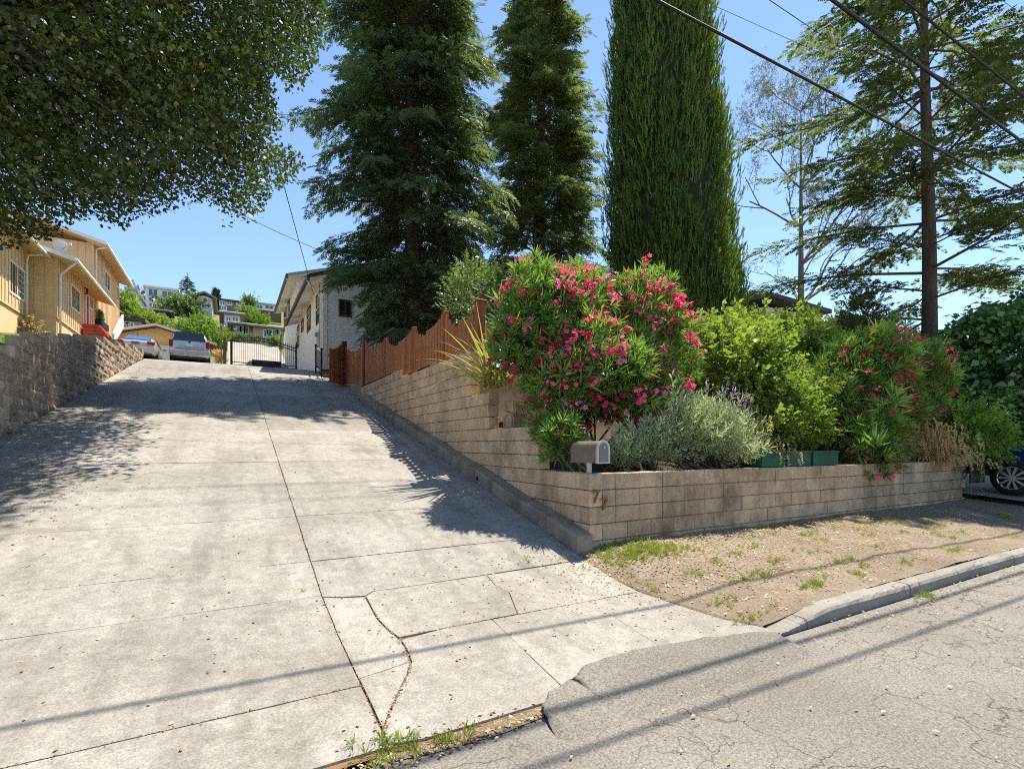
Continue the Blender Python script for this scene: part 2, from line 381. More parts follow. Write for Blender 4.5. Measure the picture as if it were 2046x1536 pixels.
# ------------------------------------------------------------------ leaf-mass machinery (numpy)
def unit(a): return a / np.maximum(np.linalg.norm(a, axis=-1, keepdims=True), 1e-9)
def blades(items):
    """items: (origin, direction, normal, length, width) -> quad template"""
    v = []
    for o, d, n, L, w in items:
        o = np.array(o, float); d = unit(np.array(d, float)); n = np.array(n, float); s = unit(np.cross(n, d)); nn = np.cross(d, s)
        v += [o, o + d * L * .42 + s * w / 2 + nn * w * .15, o + d * L, o + d * L * .42 - s * w / 2 + nn * w * .15]
    v = np.array(v); return v, np.arange(len(v)).reshape(-1, 4)
def scatter(name, tmpl, P, X, Zh, sc, mat, parent=None, rnd=None, rng=None):
    tv, tf = tmpl; P = np.asarray(P, float); n = len(P)
    X = unit(np.asarray(X, float)); Z = unit(np.asarray(Zh, float) - X * np.sum(X * Zh, 1, keepdims=True)); Y = np.cross(Z, X)
    sc = np.broadcast_to(np.asarray(sc, float), (n,))
    V = P[:, None, :] + sc[:, None, None] * (tv[None, :, 0:1] * X[:, None] + tv[None, :, 1:2] * Y[:, None] + tv[None, :, 2:3] * Z[:, None])
    nv = tv.shape[0]; V = V.reshape(-1, 3)
    if parent is not None: V = V - np.array(parent.location)
    F = (tf[None] + (np.arange(n) * nv)[:, None, None]).reshape(-1, 4)
    me = bpy.data.meshes.new(name); me.vertices.add(len(V)); me.vertices.foreach_set('co', V.ravel())
    me.loops.add(F.size); me.loops.foreach_set('vertex_index', F.ravel().astype(np.int32))
    me.polygons.add(len(F)); me.polygons.foreach_set('loop_start', (np.arange(len(F)) * 4).astype(np.int32))
    rng = rng or np.random.default_rng(len(P))
    if rnd is None: rnd = rng.random(n)
    nb = nv // 4
    r = np.clip(np.repeat(rnd, nb).reshape(n, nb) + rng.normal(0, .10, (n, nb)), 0, 1)
    at_ = me.attributes.new('rnd', 'FLOAT', 'POINT'); at_.data.foreach_set('value', np.repeat(r.ravel(), 4).astype(np.float32))
    me.update(); me.validate(); me.materials.append(mat)
    return par(link(bpy.data.objects.new(name, me)), parent)

def spray_tmpl(rng, pairs=8, ang=50, w=.05, l0=.36, droop=.10):
    it = [((0, 0, 0), (1, 0, 0), (0, 0, 1), .5, .03), ((.45, 0, 0), (1, 0, -.1), (0, 0, 1), .55, w)]
    for i in range(pairs):
        s = .1 + .8 * i / pairs; L = l0 * (1 - .65 * s) * rng.uniform(.8, 1.2)
        for sg in (-1, 1):
            a = R(ang + rng.uniform(-10, 10))
            it.append(((s, 0, -droop * s * s), (math.cos(a), sg * math.sin(a), rng.uniform(-.25, .12)), (rng.uniform(-.3, .3), rng.uniform(-.3, .3), 1), L, w * rng.uniform(.8, 1.2)))
    return blades(it)
def tuft_tmpl(rng, n=16, spread=55, w=.16, l=(.5, 1.0), axis_off=.5):
    """blades fanning around +X"""
    it = []
    for i in range(n):
        a = R(spread) * math.sqrt(rng.uniform(.02, 1)); p = rng.uniform(0, 6.283)
        d = (math.cos(a), math.sin(a) * math.cos(p), math.sin(a) * math.sin(p))
        it.append(((rng.uniform(0, axis_off), 0, 0), d, (rng.normal(), rng.normal(), rng.normal()), rng.uniform(*l), w * rng.uniform(.8, 1.2)))
    return blades(it)
def shoot_tmpl(rng, n=14, leaf=.22, w=.12, spread=60, L=1.0):
    """a shoot along +X carrying small leaves"""
    it = [((0, 0, 0), (1, 0, 0), (0, 0, 1), L, .02)]
    for i in range(n):
        s = L * (i + .5) / n; p = i * 2.4 + rng.uniform(-.4, .4); a = R(spread * rng.uniform(.7, 1.2))
        d = (math.cos(a), math.sin(a) * math.cos(p), math.sin(a) * math.sin(p))
        it.append(((s, 0, 0), d, (rng.normal(0, .5), rng.normal(0, .5), 1), leaf * rng.uniform(.7, 1.2), w * rng.uniform(.8, 1.2)))
    return blades(it)
def maple_tmpl():
    it = []
    for a, L in ((28, 1), (-28, 1)):
        it.append(((0, 0, 0), (math.cos(R(a)), math.sin(R(a)), -.12 * L), (0, 0, 1), L, .85 * L))
    return blades(it)
def flower_tmpl(rng, n=7):
    it = []
    for k in range(n):
        c = rng.normal(0, .34, 3); nrm = unit(c + np.array([.3, 0, .5]) + rng.normal(0, .3, 3)); x = unit(np.cross(nrm, rng.normal(0, 1, 3))); y = np.cross(nrm, x)
        for j in range(5):
            a = 2 * math.pi * j / 5; d = x * math.cos(a) + y * math.sin(a) + nrm * .35
            it.append((c, d, nrm, .36, .30))
    return blades(it)
def ellipsoid_pts(rng, blobs, n, shell=.0):
    """points in a union of ellipsoids + outward direction; shell pushes points to the surface"""
    w = np.array([b[1][0] * b[1][1] * b[1][2] for b in blobs]); w = w / w.sum(); idx = rng.choice(len(blobs), n, p=w)
    u = unit(rng.normal(0, 1, (n, 3))); r = rng.random(n) ** (1 / 3); r = shell + (1 - shell) * r
    C = np.array([tuple(b[0]) for b in blobs])[idx]; Rr = np.array([b[1] for b in blobs])[idx]
    return C + u * r[:, None] * Rr, unit(u / Rr)
def drop_inside(P, blobs, k):
    keep = np.ones(len(P), bool)
    for c, r in blobs: keep &= np.sum(((P - np.array(tuple(c))) / (np.array(r) * k)) ** 2, 1) > 1
    return keep
def silhouette(P, poly, jitter, rng, only_in_frame=True):
    x, y, d = project(P); x = x + rng.normal(0, jitter, x.shape); y = y + rng.normal(0, jitter, y.shape)
    ok = inside(poly, x, y)
    return ok

# ================================================================== THE SETTING
def sstep(a, b, x):
    t = min(1, max(0, (x - a) / (b - a))); return t * t * (3 - 2 * t)
def hn(x, y, k=1.0, sd=0):
    return math.sin(x * 1.7 * k + sd) * math.cos(y * 2.1 * k + sd * 1.3) * .5 + math.sin(x * 4.3 * k + y * 3.1 * k + sd) * .3 + math.sin(x * 9.1 * k - y * 7.7 * k) * .2
tag(MB().grid(lambda u, v: (-2000 + 4000 * u, -2000 + 4000 * v, -.35), 8, 8).build('ground', M['dirt']), kind='structure')
tag(MB().grid(lambda u, v: (-70 + 150 * u, -13 + 10.64 * v, .004 * hn((-70 + 150 * u) * .5, v * 4) - .02 * (1 - v) + .0), 150, 12).build('road', M['asphalt'], fix=False, smooth=True), kind='structure')
bk = [-2.34] + [b for b, z in DRV[2:-1]] + [50]
tag(MB().add([(a, b, zd(b) - .012) for b in bk for a in (-6.9, .05)], [(2 * k, 2 * k + 1, 2 * k + 3, 2 * k + 2) for k in range(len(bk) - 1)]).build('driveway_bed', M['soil'], fix=False), kind='structure')

# driveway: every slab between the joints is a piece of its own
drv = tag(link(bpy.data.objects.new('driveway', None)), kind='structure')
def slab(poly, seed=0, gap=.006, rough=None, lift=0.0):
    rg = random.Random(seed); n = len(poly)
    P = [Vector((p[0], p[1])) for p in poly]
    area = sum(P[i].x * P[(i + 1) % n].y - P[(i + 1) % n].x * P[i].y for i in range(n))
    if area < 0: P.reverse()
    Q = []
    for i in range(n):
        p0, p1, p2 = P[i - 1], P[i], P[(i + 1) % n]
        e1 = (p1 - p0).normalized(); e2 = (p2 - p1).normalized()
        n1 = Vector((-e1.y, e1.x)); n2 = Vector((-e2.y, e2.x)); b = (n1 + n2); k = b.length_squared
        Q.append(p1 + b * (2 * gap / max(k, .6)))
    pts = []
    for i in range(len(Q)):                      # roughen the long edges a little
        p, q = Q[i], Q[(i + 1) % len(Q)]; L = (q - p).length; m = max(1, int(L / .22))
        for j in range(m):
            c = p.lerp(q, j / m)
            if 0 < j: c = c + Vector((rg.uniform(-1, 1), rg.uniform(-1, 1))) * .0035
            pts.append(c)
    bm = bmesh.new(); f = bm.faces.new([bm.verts.new((c.x, c.y, 0)) for c in pts])
    bmesh.ops.triangulate(bm, faces=[f])
    for bb in (-2.33, -1.6, -.9, -.2, .9, 18.6, 20.5, 24, 29, 34):
        bmesh.ops.bisect_plane(bm, geom=bm.verts[:] + bm.edges[:] + bm.faces[:], plane_co=(0, bb, 0), plane_no=(0, 1, 0))
    edges = [e for e in bm.edges if e.is_boundary]
    tilt = rg.uniform(-.003, .003)
    for v in bm.verts: v.co.z = zd(v.co.y) + lift + tilt
    r = bmesh.ops.extrude_edge_only(bm, edges=edges)
    for v in [g for g in r['geom'] if isinstance(g, bmesh.types.BMVert)]: v.co.z -= .03
    bmesh.ops.recalc_face_normals(bm, faces=bm.faces)
    me = bpy.data.meshes.new('slab'); bm.to_mesh(me); bm.free(); me.materials.append(M['concrete'])
    o = link(bpy.data.objects.new('slab', me)); o.parent = drv; return o
JC = -3.045
bj = [-2.31, -1.70, -.22, .45, 1.66, 4.1, 6.5, 9.0, 11.5, 14.0, 16.5, 19.0, 22, 25, 28.5, 33]
lw = -6.72
for i in range(len(bj) - 1):
    slab([(lw, bj[i]), (JC, bj[i]), (JC, bj[i + 1]), (lw, bj[i + 1])], i, .0025 if i in (1, 2) else .006)
for i in range(3, len(bj) - 1):
    ar = -.24 if bj[i] < 11 else (.15 if bj[i] < 18 else -.05)
    slab([(JC, bj[i]), (ar, bj[i]), (ar, bj[i + 1]), (JC, bj[i + 1])], 40 + i, .0045)
ck = [(-2.71, -.36), (-2.72, -.79), (-2.69, -1.05), (-2.66, -1.22), (-2.67, -1.40), (-2.69, -1.55), (-2.77, -1.71), (-2.87, -1.87), (-2.96, -2.02), (-3.04, -2.16)]
slab([(JC, -.25), (-2.9, -.30), (-2.71, -.345), (-2.62, -.275), (-2.19, -.28), (-1.27, -.25), (-.24, -.22), (-.24, .45), (JC, .45)], 60, .006)
slab([(JC, -.25), (-2.9, -.31)] + ck[:6] + [(JC, -1.62)], 61, .007)
slab([(JC, -1.62), (-2.69, -1.55)] + ck[6:], 62, .007)
ck2 = [(-1.5, -.27), (-1.54, -.54), (-1.50, -.73), (-1.56, -.9), (-1.66, -1.165)]
slab([(-2.66, -1.18)] + list(reversed(ck[:3])) + [(-2.62, -.28), (-2.19, -.285)] + ck2, 63, .006)
slab([(-1.5, -.27), (-.7, -.25), (-.24, -.22), (-.30, -.6), (-.34, -1.18)] + [(-1.0, -1.175)] + list(reversed(ck2[1:])), 64, .005)
slab([ck[3], ck[4], ck[5], ck[6], ck[7], ck[8], ck[9], (-3.05, -2.29), (-2.87, -2.33), (-2.19, -2.33), (-1.97, -2.33), (-1.9, -1.17), (-2.3, -1.165)], 65, .007)
slab([(-1.9, -1.17), (-1.97, -2.33), (-1.03, -2.33), (-.93, -1.175)], 66, .0025)
slab([(-.93, -1.175), (-1.03, -2.33), (.06, -2.33), (.02, -2.2), (-.15, -1.95), (-.28, -1.46), (-.34, -1.18)], 67, .0025)
# worn asphalt lip lapped over the foot of the driveway
pp = [(-2.22, -2.42), (-2.16, -2.33), (-2.08, -2.27), (-1.95, -2.24), (-1.84, -2.19), (-1.72, -2.12), (-1.45, -2.09), (-1.19, -2.10), (-.66, -2.17), (-.3, -2.24), (-.05, -2.34)]
rr = random.Random(3); p2 = []
for (x0, y0), (x1, y1) in zip(pp, pp[1:]):
    for j in range(5): p2.append((x0 + (x1 - x0) * j / 5 + rr.uniform(-.012, .012), y0 + (y1 - y0) * j / 5 + rr.uniform(-.010, .010)))
pp = p2 + [pp[-1]]
mb = MB(); nn = len(pp)
rows = []
for k in range(nn):
    a, b = pp[k]; row = []
    for s in (0, .02, .1, .3, .62, 1):
        bb = b + (-2.72 - b) * s; aa = a + (-.05 if k == 0 else 0) * s
        z = max(zd(bb), .003) + (-.012 if s == 0 else .030 * (1 - s) ** .8 if s < 1 else -.012)
        if k in (0,) and s < 1: z -= .02
        row.append((aa + rr.uniform(-.012, .012), bb, z + rr.uniform(-.003, .003) * (s < 1)))
    rows.append(row)
vs = [p for r in rows for p in r]; fs = [(i * 6 + j, i * 6 + j + 1, (i + 1) * 6 + j + 1, (i + 1) * 6 + j) for i in range(nn - 1) for j in range(5)]
tag(mb.add(vs, fs).build('road_patch', M['patch'], smooth=True), kind='structure')
# soil washed into the gutter
mb = MB(); ga = [(-3.15, -2.345, -2.37), (-2.85, -2.325, -2.42), (-2.5, -2.325, -2.44), (-2.2, -2.33, -2.41), (-2.05, -2.335, -2.36)]
mb.add([q for a, b0, b1 in ga for q in ((a, b0, .014), (a, (b0 + b1) / 2, .02), (a, b1, .006))], [(i * 3 + j, i * 3 + j + 1, i * 3 + j + 4, i * 3 + j + 3) for i in range(4) for j in range(2)])
tag(mb.build('gutter_soil', M['dirt'], smooth=True), kind='structure')

# dirt verge between kerb and street wall
VL = [(-2.35, .1), (-2.2, .02), (-1.95, -.15), (-1.46, -.28), (-1.0, -.34), (-.5, -.30), (-.1, -.22), (.15, -.15)]
def zv(a, b):
    al = lerp_tab(VL, b); z = .125 + .085 * (b + 2.2) + .022 * hn(a, b, .8) + .008 * hn(a * 3, b * 3, 1.5)
    s = sstep(0, .9, a - al); return (zd(b) + .006) * (1 - s) + z * s
def verge(u, v):
    b = -2.2 + 2.3 * v; al = lerp_tab(VL, b); a = al + (16 - al) * u ** 1.4
    return (a, b, zv(a, b) if u > 0 else zd(b) - .01)
tag(MB().grid(verge, 120, 26).build('dirt_verge', M['dirt'], smooth=True, fix=False), kind='structure')
kb = tag(link(bpy.data.objects.new('kerb', None)), kind='structure')
ks = [(.02, .42), (.43, 2.18), (2.2, 4.9), (4.92, 7.9), (7.92, 10.9), (10.92, 16)]
for i, (a0, a1) in enumerate(ks):
    mb = MB(); m = 26; prof = [(-2.345, -.06), (-2.335, .08), (-2.318, .106), (-2.30, .114), (-2.20, .12), (-2.185, .112), (-2.18, -.05)]
    vs = []; rg = random.Random(i)
    for j in range(m + 1):
        a = a0 + (a1 - a0) * j / m; h = sstep(-.1, .9, a) * .85 + .15 if i < 2 else 1
        w = .006 * math.sin(a * 2.1) + .010 * math.sin(a * .6)
        for (b, z) in prof: vs.append((a, b + w + rg.uniform(-.004, .004), z * h + rg.uniform(-.003, .002) if z > 0 else z))
    k = len(prof); fs = [(j * k + q, j * k + q + 1, (j + 1) * k + q + 1, (j + 1) * k + q) for j in range(m) for q in range(k - 1)]
    fs += [tuple(range(k)), tuple(m * k + q for q in range(k - 1, -1, -1))]
    mb.add(vs, fs).build('kerb_stone', M['curb'], kb)

# garden soil of the right-hand lot, sloping up behind the walls
ZR = [(.1, 1.0), (1.1, 1.06), (1.5, 1.5), (2.7, 1.68), (3.42, 2.25), (3.75, 3.0), (8, 3.22), (12, 3.4), (20, 5.2), (30, 7), (60, 12)]
def zr(a, b):
    z = lerp_tab(ZR, b); s = sstep(10.1, 10.7, a) * (1 - sstep(2.2, 7, b)); return z * (1 - s) + (.33 + .09 * (b + 1)) * s
bl = [.12, .5, 1.0, 1.15, 1.4, 1.7, 2.2, 2.7, 3.1, 3.42, 3.6, 3.75, 4.3, 5, 6, 7, 8, 10, 12, 14, 16, 18.5, 20, 24, 28, 34, 40, 48]
al = [.12, .6, 1.2, 2, 3, 4, 5, 6, 7, 8, 9, 10, 10.3, 10.6, 10.8, 11.5, 13, 15, 18, 22, 28, 36, 50, 70]
vs = [(a, b, zr(a, b)) for b in bl for a in al]; q = len(al)
tag(MB().add(vs, [(j * q + i, j * q + i + 1, (j + 1) * q + i + 1, (j + 1) * q + i) for j in range(len(bl) - 1) for i in range(q - 1)]).build('garden_soil', M['mulch'], smooth=True, fix=False), kind='structure')
tag(MB().grid(lambda u, v: (10.62 + 30 * u, -2.1 + 4.6 * v, .325 + .09 * (-1.1 + 4.6 * v) + .012), 10, 8).build('neighbour_driveway', M['concrete'], fix=False), kind='structure')
# yard of the left-hand lot
ZL = [(-6, -.05), (-2.2, .2), (0, 1.3), (1.5, 1.9), (5.58, 2.86), (17.8, 4.98), (20.5, 5.35), (30, 6.95), (48, 9.5)]
def zl(a, b):
    z = lerp_tab(ZL, b) + .05 * min(8, max(0, -6.9 - a)) + .01 * hn(a, b); s = sstep(19.6, 20.4, b) * sstep(-10.6, -9.9, a)
    return z * (1 - s) + (zd(b) - .15) * s
tag(MB().grid(lambda u, v: (-6.86 - 50 * u ** 1.7, -6 + 54 * v, zl(-6.86 - 50 * u ** 1.7, -6 + 54 * v)), 30, 54).build('lawn', M['grassy'], smooth=True, fix=False), kind='structure')
tag(MB().grid(lambda u, v: (-10.3 + 3.57 * u, 20.2 + 26 * v, zd(20.2 + 26 * v) - .004), 4, 30).build('parking_pad', M['concrete'], smooth=True, fix=False), kind='structure')
ZH = [(46, 7.3), (55, 11), (70, 16), (100, 25), (130, 34), (160, 41), (250, 50), (500, 55)]
def zh(a, b):
    z = lerp_tab(ZH, b) + 1.2 * hn(a * .03, b * .04); s = 1 - sstep(.25 * b + 5, .6 * b + 30, a); return 5 + (z - 5) * s
tag(MB().grid(lambda u, v: (-300 + 700 * u, 46 + 400 * v ** 1.4, zh(-300 + 700 * u, 46 + 400 * v ** 1.4)), 70, 50).build('hillside', M['hillgrass'], smooth=True, fix=False), kind='structure')
# steep concrete court beyond the iron gate
tag(MB().grid(lambda u, v: (-3.9 + 4.0 * u, 29.4 + 17 * v, zd(29.4) + .02 + 17 * v * .27 * (v ** .25)), 6, 12).build('upper_court', M['kerb_pale'], smooth=True, fix=False), kind='structure')

# ------------------------------------------------------------------ block walls
def block_mesh(name, L, D, H, c=.007, rough=0, seed=0, nx=1, nz=1):
    """block centred on its length, y from 0 (face) to D (back), z 0..H"""
    rg = random.Random(seed); bm = bmesh.new(); bmesh.ops.create_cube(bm, size=1)
    for v in bm.verts: v.co = Vector((v.co.x * L, (v.co.y + .5) * D, (v.co.z + .5) * H))
    if rough:
        front = [f for f in bm.faces if f.normal.y < -.5]
        bmesh.ops.subdivide_edges(bm, edges=list({e for f in front for e in f.edges}), cuts=2, use_grid_fill=True)
        for v in bm.verts:
            if v.co.y < 1e-4:
                edge = abs(abs(v.co.x) - L / 2) < 1e-4 or v.co.z < 1e-4 or v.co.z > H - 1e-4
                v.co.y += rough * .8 if edge else rg.uniform(-rough, rough * .5)
    else:
        bmesh.ops.bevel(bm, geom=bm.edges[:], offset=c, segments=1, affect='EDGES')
    bmesh.ops.recalc_face_normals(bm, faces=bm.faces)
    me = bpy.data.meshes.new(name); bm.to_mesh(me); bm.free(); return me
CZ0, CHT = .155, .203
def ctop(k): return CZ0 + CHT * k
def wall_levels(b): return 5 if b < 1.15 else 8 if b < 2.68 else 11 if b < 3.42 else 15 if b < 7.55 else 16
rg = random.Random(11)
# --- street wall, running right from the corner
SW = thing('retaining_wall', (5, .1, .2), 'low tan concrete block retaining wall facing the street', 'wall')
bmS = {k: block_mesh('block', k, .2, .193) for k in (.397, .19, .29)}
for m_ in bmS.values(): m_.materials.append(M['block_grey'])
WE = 10.32
for k in range(5):
    z = ctop(k); a = 0.0 if k % 2 == 0 else .203
    first = k % 2
    while a < WE - .05:
        L = .397 if not (first and a < .25 and rg.random() < .5) else .19
        L = min(L, .397); rem = WE - a
        if rem < .397: L = .29 if rem > .27 else .19
        o = inst('block', bmS[L], SW, Vector((a + L / 2, rg.uniform(-.009, .005) + .010 * math.sin(a * .5), z + .002 - .010 * a * 0)) - SW.location)
        o.rotation_euler = (rg.uniform(-.006, .006), rg.uniform(-.006, .006), rg.uniform(-.008, .008)); a += L + .0065
for k in range(5):                                    # short return at the far end
    for j in range(3):
        o = inst('block', bmS[.397], SW, Vector((WE + .02 + .2, .22 + .404 * j + (.2 if k % 2 else 0), ctop(k) + .002)) - SW.location, R(90))
MB().box((.02, .02, -.05), (WE - .02, .17, ctop(5) - .012)).build('mortar', M['mortar'], SW)
# --- driveway wall, stepping up the slope
DW = thing('retaining_wall', (.1, 5.5, 1), 'tall tan block retaining wall stepping up beside the driveway', 'wall')
bmD = {k: block_mesh('block', k, .2, .193) for k in (.397, .19)}
for m_ in bmD.values(): m_.materials.append(M['block'])
for k in range(16):
    z = ctop(k); bs = 0 if k < 5 else 1.15 if k < 8 else 2.68 if k < 11 else 3.42 if k < 15 else 7.55
    b = bs; first = True
    while b < 11.6:
        L = .397
        if first and k % 2 == 0: L = .19
        if k < 5 and first: b = .203 if k % 2 == 0 else 0.0; L = .397
        first = False
        if z + CHT > zd(b + L):
            o = inst('block', bmD[L], DW, Vector((rg.uniform(-.004, .003), b + L / 2, z + .002)) - DW.location, R(-90))
            o.rotation_euler = (rg.uniform(-.005, .005), rg.uniform(-.005, .005), R(-90) + rg.uniform(-.006, .006))
        b += L + .0065
mb = MB()
for (b0, b1) in ((.05, 1.2), (1.2, 2.75), (2.75, 3.5), (3.5, 7.62), (7.62, 11.6)):
    mb.box((.02, b0, zd(b0) - .5), (.17, b1, ctop(wall_levels((b0 + b1) / 2 - .05)) - .012))
mb.build('mortar', M['mortar'], DW)
mb = MB(); m = 44                                    # low concrete kerb wall at its foot
vs = []; r2 = random.Random(2)
for j in range(m + 1):
    b = -.06 + 11.1 * j / m; z = zd(b); h = .185 + .012 * math.sin(b * 3)
    w = .004 * math.sin(b * 5.3) + r2.uniform(-.003, .003)
    for (a, zz) in ((-.235 + w, z - .1), (-.225 + w, z + h - .02), (-.205 + w, z + h), (-.004, z + h + .008), (-.004, z - .1)): vs.append((a, b, zz))
fs = [(j * 5 + q, j * 5 + q + 1, (j + 1) * 5 + q + 1, (j + 1) * 5 + q) for j in range(m) for q in range(4)] + [(0, 1, 2, 3, 4), tuple(m * 5 + q for q in (4, 3, 2, 1, 0))]
kw = mb.add(vs, fs).build('kerb_wall', M['kerbwall'], DW)
MB().tube([(-.24, 2.62, zd(2.62) + .075), (-.20, 2.62, zd(2.62) + .075)], .035, 10).build('drain_hole', M['black'], kw)
# loose stones laid behind the steps
for i, (a, b, z, s) in enumerate(((.55, 2.45, 1.86, .30), (.95, 2.55, 1.84, .26), (.6, 2.6, 2.12, .28), (1.15, 2.7, 2.08, .30), (.45, 1.75, 1.72, .22), (.8, 1.85, 1.66, .2))):
    r3 = random.Random(i + 50); bm = bmesh.new(); bmesh.ops.create_cube(bm, size=2)
    for v in bm.verts: v.co = Vector((v.co.x * 1.0, v.co.y * .6, v.co.z * .42)) * s + Vector((r3.uniform(-1, 1), r3.uniform(-1, 1), r3.uniform(-1, 1))) * s * .08
    bmesh.ops.bevel(bm, geom=bm.edges[:], offset=s * .10, segments=2, affect='EDGES')
    me = bpy.data.meshes.new('boulder'); bm.to_mesh(me); bm.free(); me.materials.append(M['block_grey'])
    o = link(bpy.data.objects.new('boulder', me)); o.location = (a, b, z); o.rotation_euler = (r3.uniform(-.1, .1), r3.uniform(-.1, .1), r3.uniform(-.5, .5))
    tag(o, ['squared grey stone behind the upper wall step', 'stone set right of the squared grey stone', 'upper stone stacked over the squared grey one', 'upper stone deepest under the tall oleander', 'small stone low behind the middle wall step', 'small stone nearest the tall oleander stems'][i], 'stone', 'stones behind the wall steps')
# --- split-face wall on the left
LWL = thing('retaining_wall', (-6.8, 12, 3), 'brown split-face block wall along the left driveway edge', 'wall')
LT = [(-2.3, .45), (0, 1.5), (1.5, 2.1), (5.0, 2.75), (5.58, 2.94), (6.04, 3.11), (6.46, 3.3), (7.3, 3.47), (8.1, 3.62), (9.25, 3.88), (10.9, 4.15), (12.45, 4.42), (13.8, 4.59), (15.6, 4.8), (17.8, 5.09), (19.3, 5.25), (22, 5.3)]
variants = [block_mesh('block', .447, .2, .196, rough=.022, seed=s) for s in range(5)]
for m_ in variants: m_.materials.append(M['split'])
for k in range(27):
    z = -.1 + .2 * k; b = -2.2 + (.225 if k % 2 else 0)
    while b < 19.6:
        if z + .2 <= lerp_tab(LT, b + .1) + .06 and z + .2 > zd(b + .45):
            inst('block', rg.choice(variants), LWL, Vector((-6.715 + rg.uniform(-.012, .006), b + .225, z)) - LWL.location, R(90) + rg.uniform(-.012, .012))
        b += .452
mb = MB()
for j in range(49):
    b = -2.2 + .45 * j
    t_ = min(lerp_tab(LT, b), lerp_tab(LT, b + .45)) - .16
    if t_ > zd(b): mb.box((-6.88, b, zd(b) - .3), (-6.75, b + .452, t_))
mb.build('mortar', M['mortar'], LWL)

# ------------------------------------------------------------------ timber fence on the driveway wall
FP = [(11.65, 4.96), (9.17, 4.52), (6.74, 4.32), (4.78, 4.24), (3.16, 3.94)]
picket0 = block_mesh('picket', .135, .02, 1.0, c=.003); picket0.materials.append(M['cedar'])
def picket(parent, x, y, z0, z1, rz=R(-90)):
    o = inst('picket', picket0, parent, Vector((x, y, z0)) - parent.location, rz + rg.uniform(-.02, .02), (rg.uniform(.86, .98), 1, z1 - z0)); return o
FN = thing('picket_fence', (.08, 7, 3.2), 'red-brown picket fence with scalloped top on the block wall', 'fence')
for i in range(len(FP) - 1):
    (b1, t1), (b0, t0) = FP[i], FP[i + 1]
    n = int((b1 - b0) / .172)
    for j in range(n):
        s = (j + .5) / n; b = b0 + (b1 - b0) * s
        dip = .30 * (4 * s * (1 - s)) ** .8
        top = t0 + (t1 - t0) * s - dip * (1.15 if s > .5 else .85)
        base = ctop(wall_levels(b)) + .05 if b > 3.45 else ctop(15) - .02
        picket(FN, .045, b, base, top)
    for zz in (.22, .62):
        q0 = ctop(15) + zz * .55; q1 = ctop(16 if b1 > 8 else 15) + zz * .8
        MB().bar((.105, b0, q0 + .05), (.105, b1, q1 + .1), .04, .085).build('rail', M['cedar_post'], FN)
for i, (b, t) in enumerate(FP):
    s = .055 if i in (1, 2, 3) else .075
    mat = M['darkpost'] if i == 0 else M['cedar_post']
    o = MB().box((.08 - s, b - s, ctop(wall_levels(max(b, 3.5))) - .02), (.08 + s, b + s, t + (.06 if i in (0, 4) else -.02))).build('post', mat, FN); bevel(o, .008)
    if i == 4: bevel(MB().box((-.02, b - .1, t + .06), (.18, b + .1, t + .09)).build('post_cap', M['cedar_post'], FN), .01)
for j in range(8):
    picket(FN, .24 + .172 * j, 3.16, 3.0, 3.62 - .05 * math.sin(j / 7 * math.pi), 0)
# fixed panel and open leaf of the side gate
GP = thing('picket_fence', (.08, 13.3, 3.4), 'red-brown picket panel between the two dark posts', 'fence')
for j in range(17):
    s = (j + .5) / 17; b = 11.85 + 3.05 * s; z0 = 3.45 + .42 * s
    picket(GP, .06, b, z0, 4.85 + .42 * s - .26 * math.sin(s * math.pi))
bevel(MB().box((0, 14.93, 3.7), (.15, 15.08, 5.42)).build('post', M['darkpost'], GP), .008)
bevel(MB().box((-.015, 14.915, 5.42), (.165, 15.095, 5.45)).build('post_cap', M['darkpost'], GP), .008)
MB().bar((.1, 11.8, 3.8), (.1, 14.9, 4.2), .04, .085).build('rail', M['cedar_post'], GP); MB().bar((.1, 11.8, 4.4), (.1, 14.9, 4.75), .04, .085).build('rail', M['cedar_post'], GP)
MB().add([(.02, 11.7, zd(11.7) + .45), (.5, 11.7, zd(11.7) + .45), (.5, 15.2, zd(15.2) + .02), (.02, 15.2, zd(15.2) + .02), (.02, 11.7, zd(11.7) - .05), (.02, 15.2, zd(15.2) - .05)], [(0, 1, 2, 3), (0, 3, 5, 4)]).build('footing', M['kerbwall'], GP)
GL = thing('picket_gate', (-.25, 14.6, 3.7), 'red-brown picket gate leaf standing open at the fence end', 'gate')
hx, hy, ex, ey = .0, 14.95, -.62, 14.2
ang = math.atan2(ey - hy, ex - hx)
for j in range(7):
    s = (j + .5) / 7; picket(GL, hx + (ex - hx) * s, hy + (ey - hy) * s, zd(14.5) + .08, 5.42 - .42 * math.sin(min(1, s * 1.1) * math.pi / 2) , ang)
for zz in (4.05, 4.75): MB().bar((hx, hy + .03, zz), (ex, ey + .03, zz), .04, .085).build('rail', M['cedar_post'], GL)
# iron handrail on the garden stair behind the fence
HR = thing('stair_railing', (.7, 12, 3.5), 'black iron stair railing seen above the picket panel', 'railing')
p0, p1 = on_a(706, 690, .75), on_a(775, 668, .75); p0 = Vector((.75, 14.4, 5.25)); p1 = Vector((.9, 10.4, 5.2))
MB().bar((.6, 14.6, 5.05), (.6, 10.2, 5.05), .04, .05).build('rail', M['iron'], HR); MB().bar((.6, 14.6, 4.2), (.6, 10.2, 4.2), .03, .03).build('rail', M['iron'], HR)
for j in range(24):
    b = 14.6 - 4.4 * j / 23; MB().bar((.6, b, 4.0), (.6, b, 5.05), .016, .016).build('bar', M['iron'], HR)
MB().bar((.6, 14.6, 3.6), (.6, 14.6, 5.3), .05, .05).build('post', M['iron'], HR)

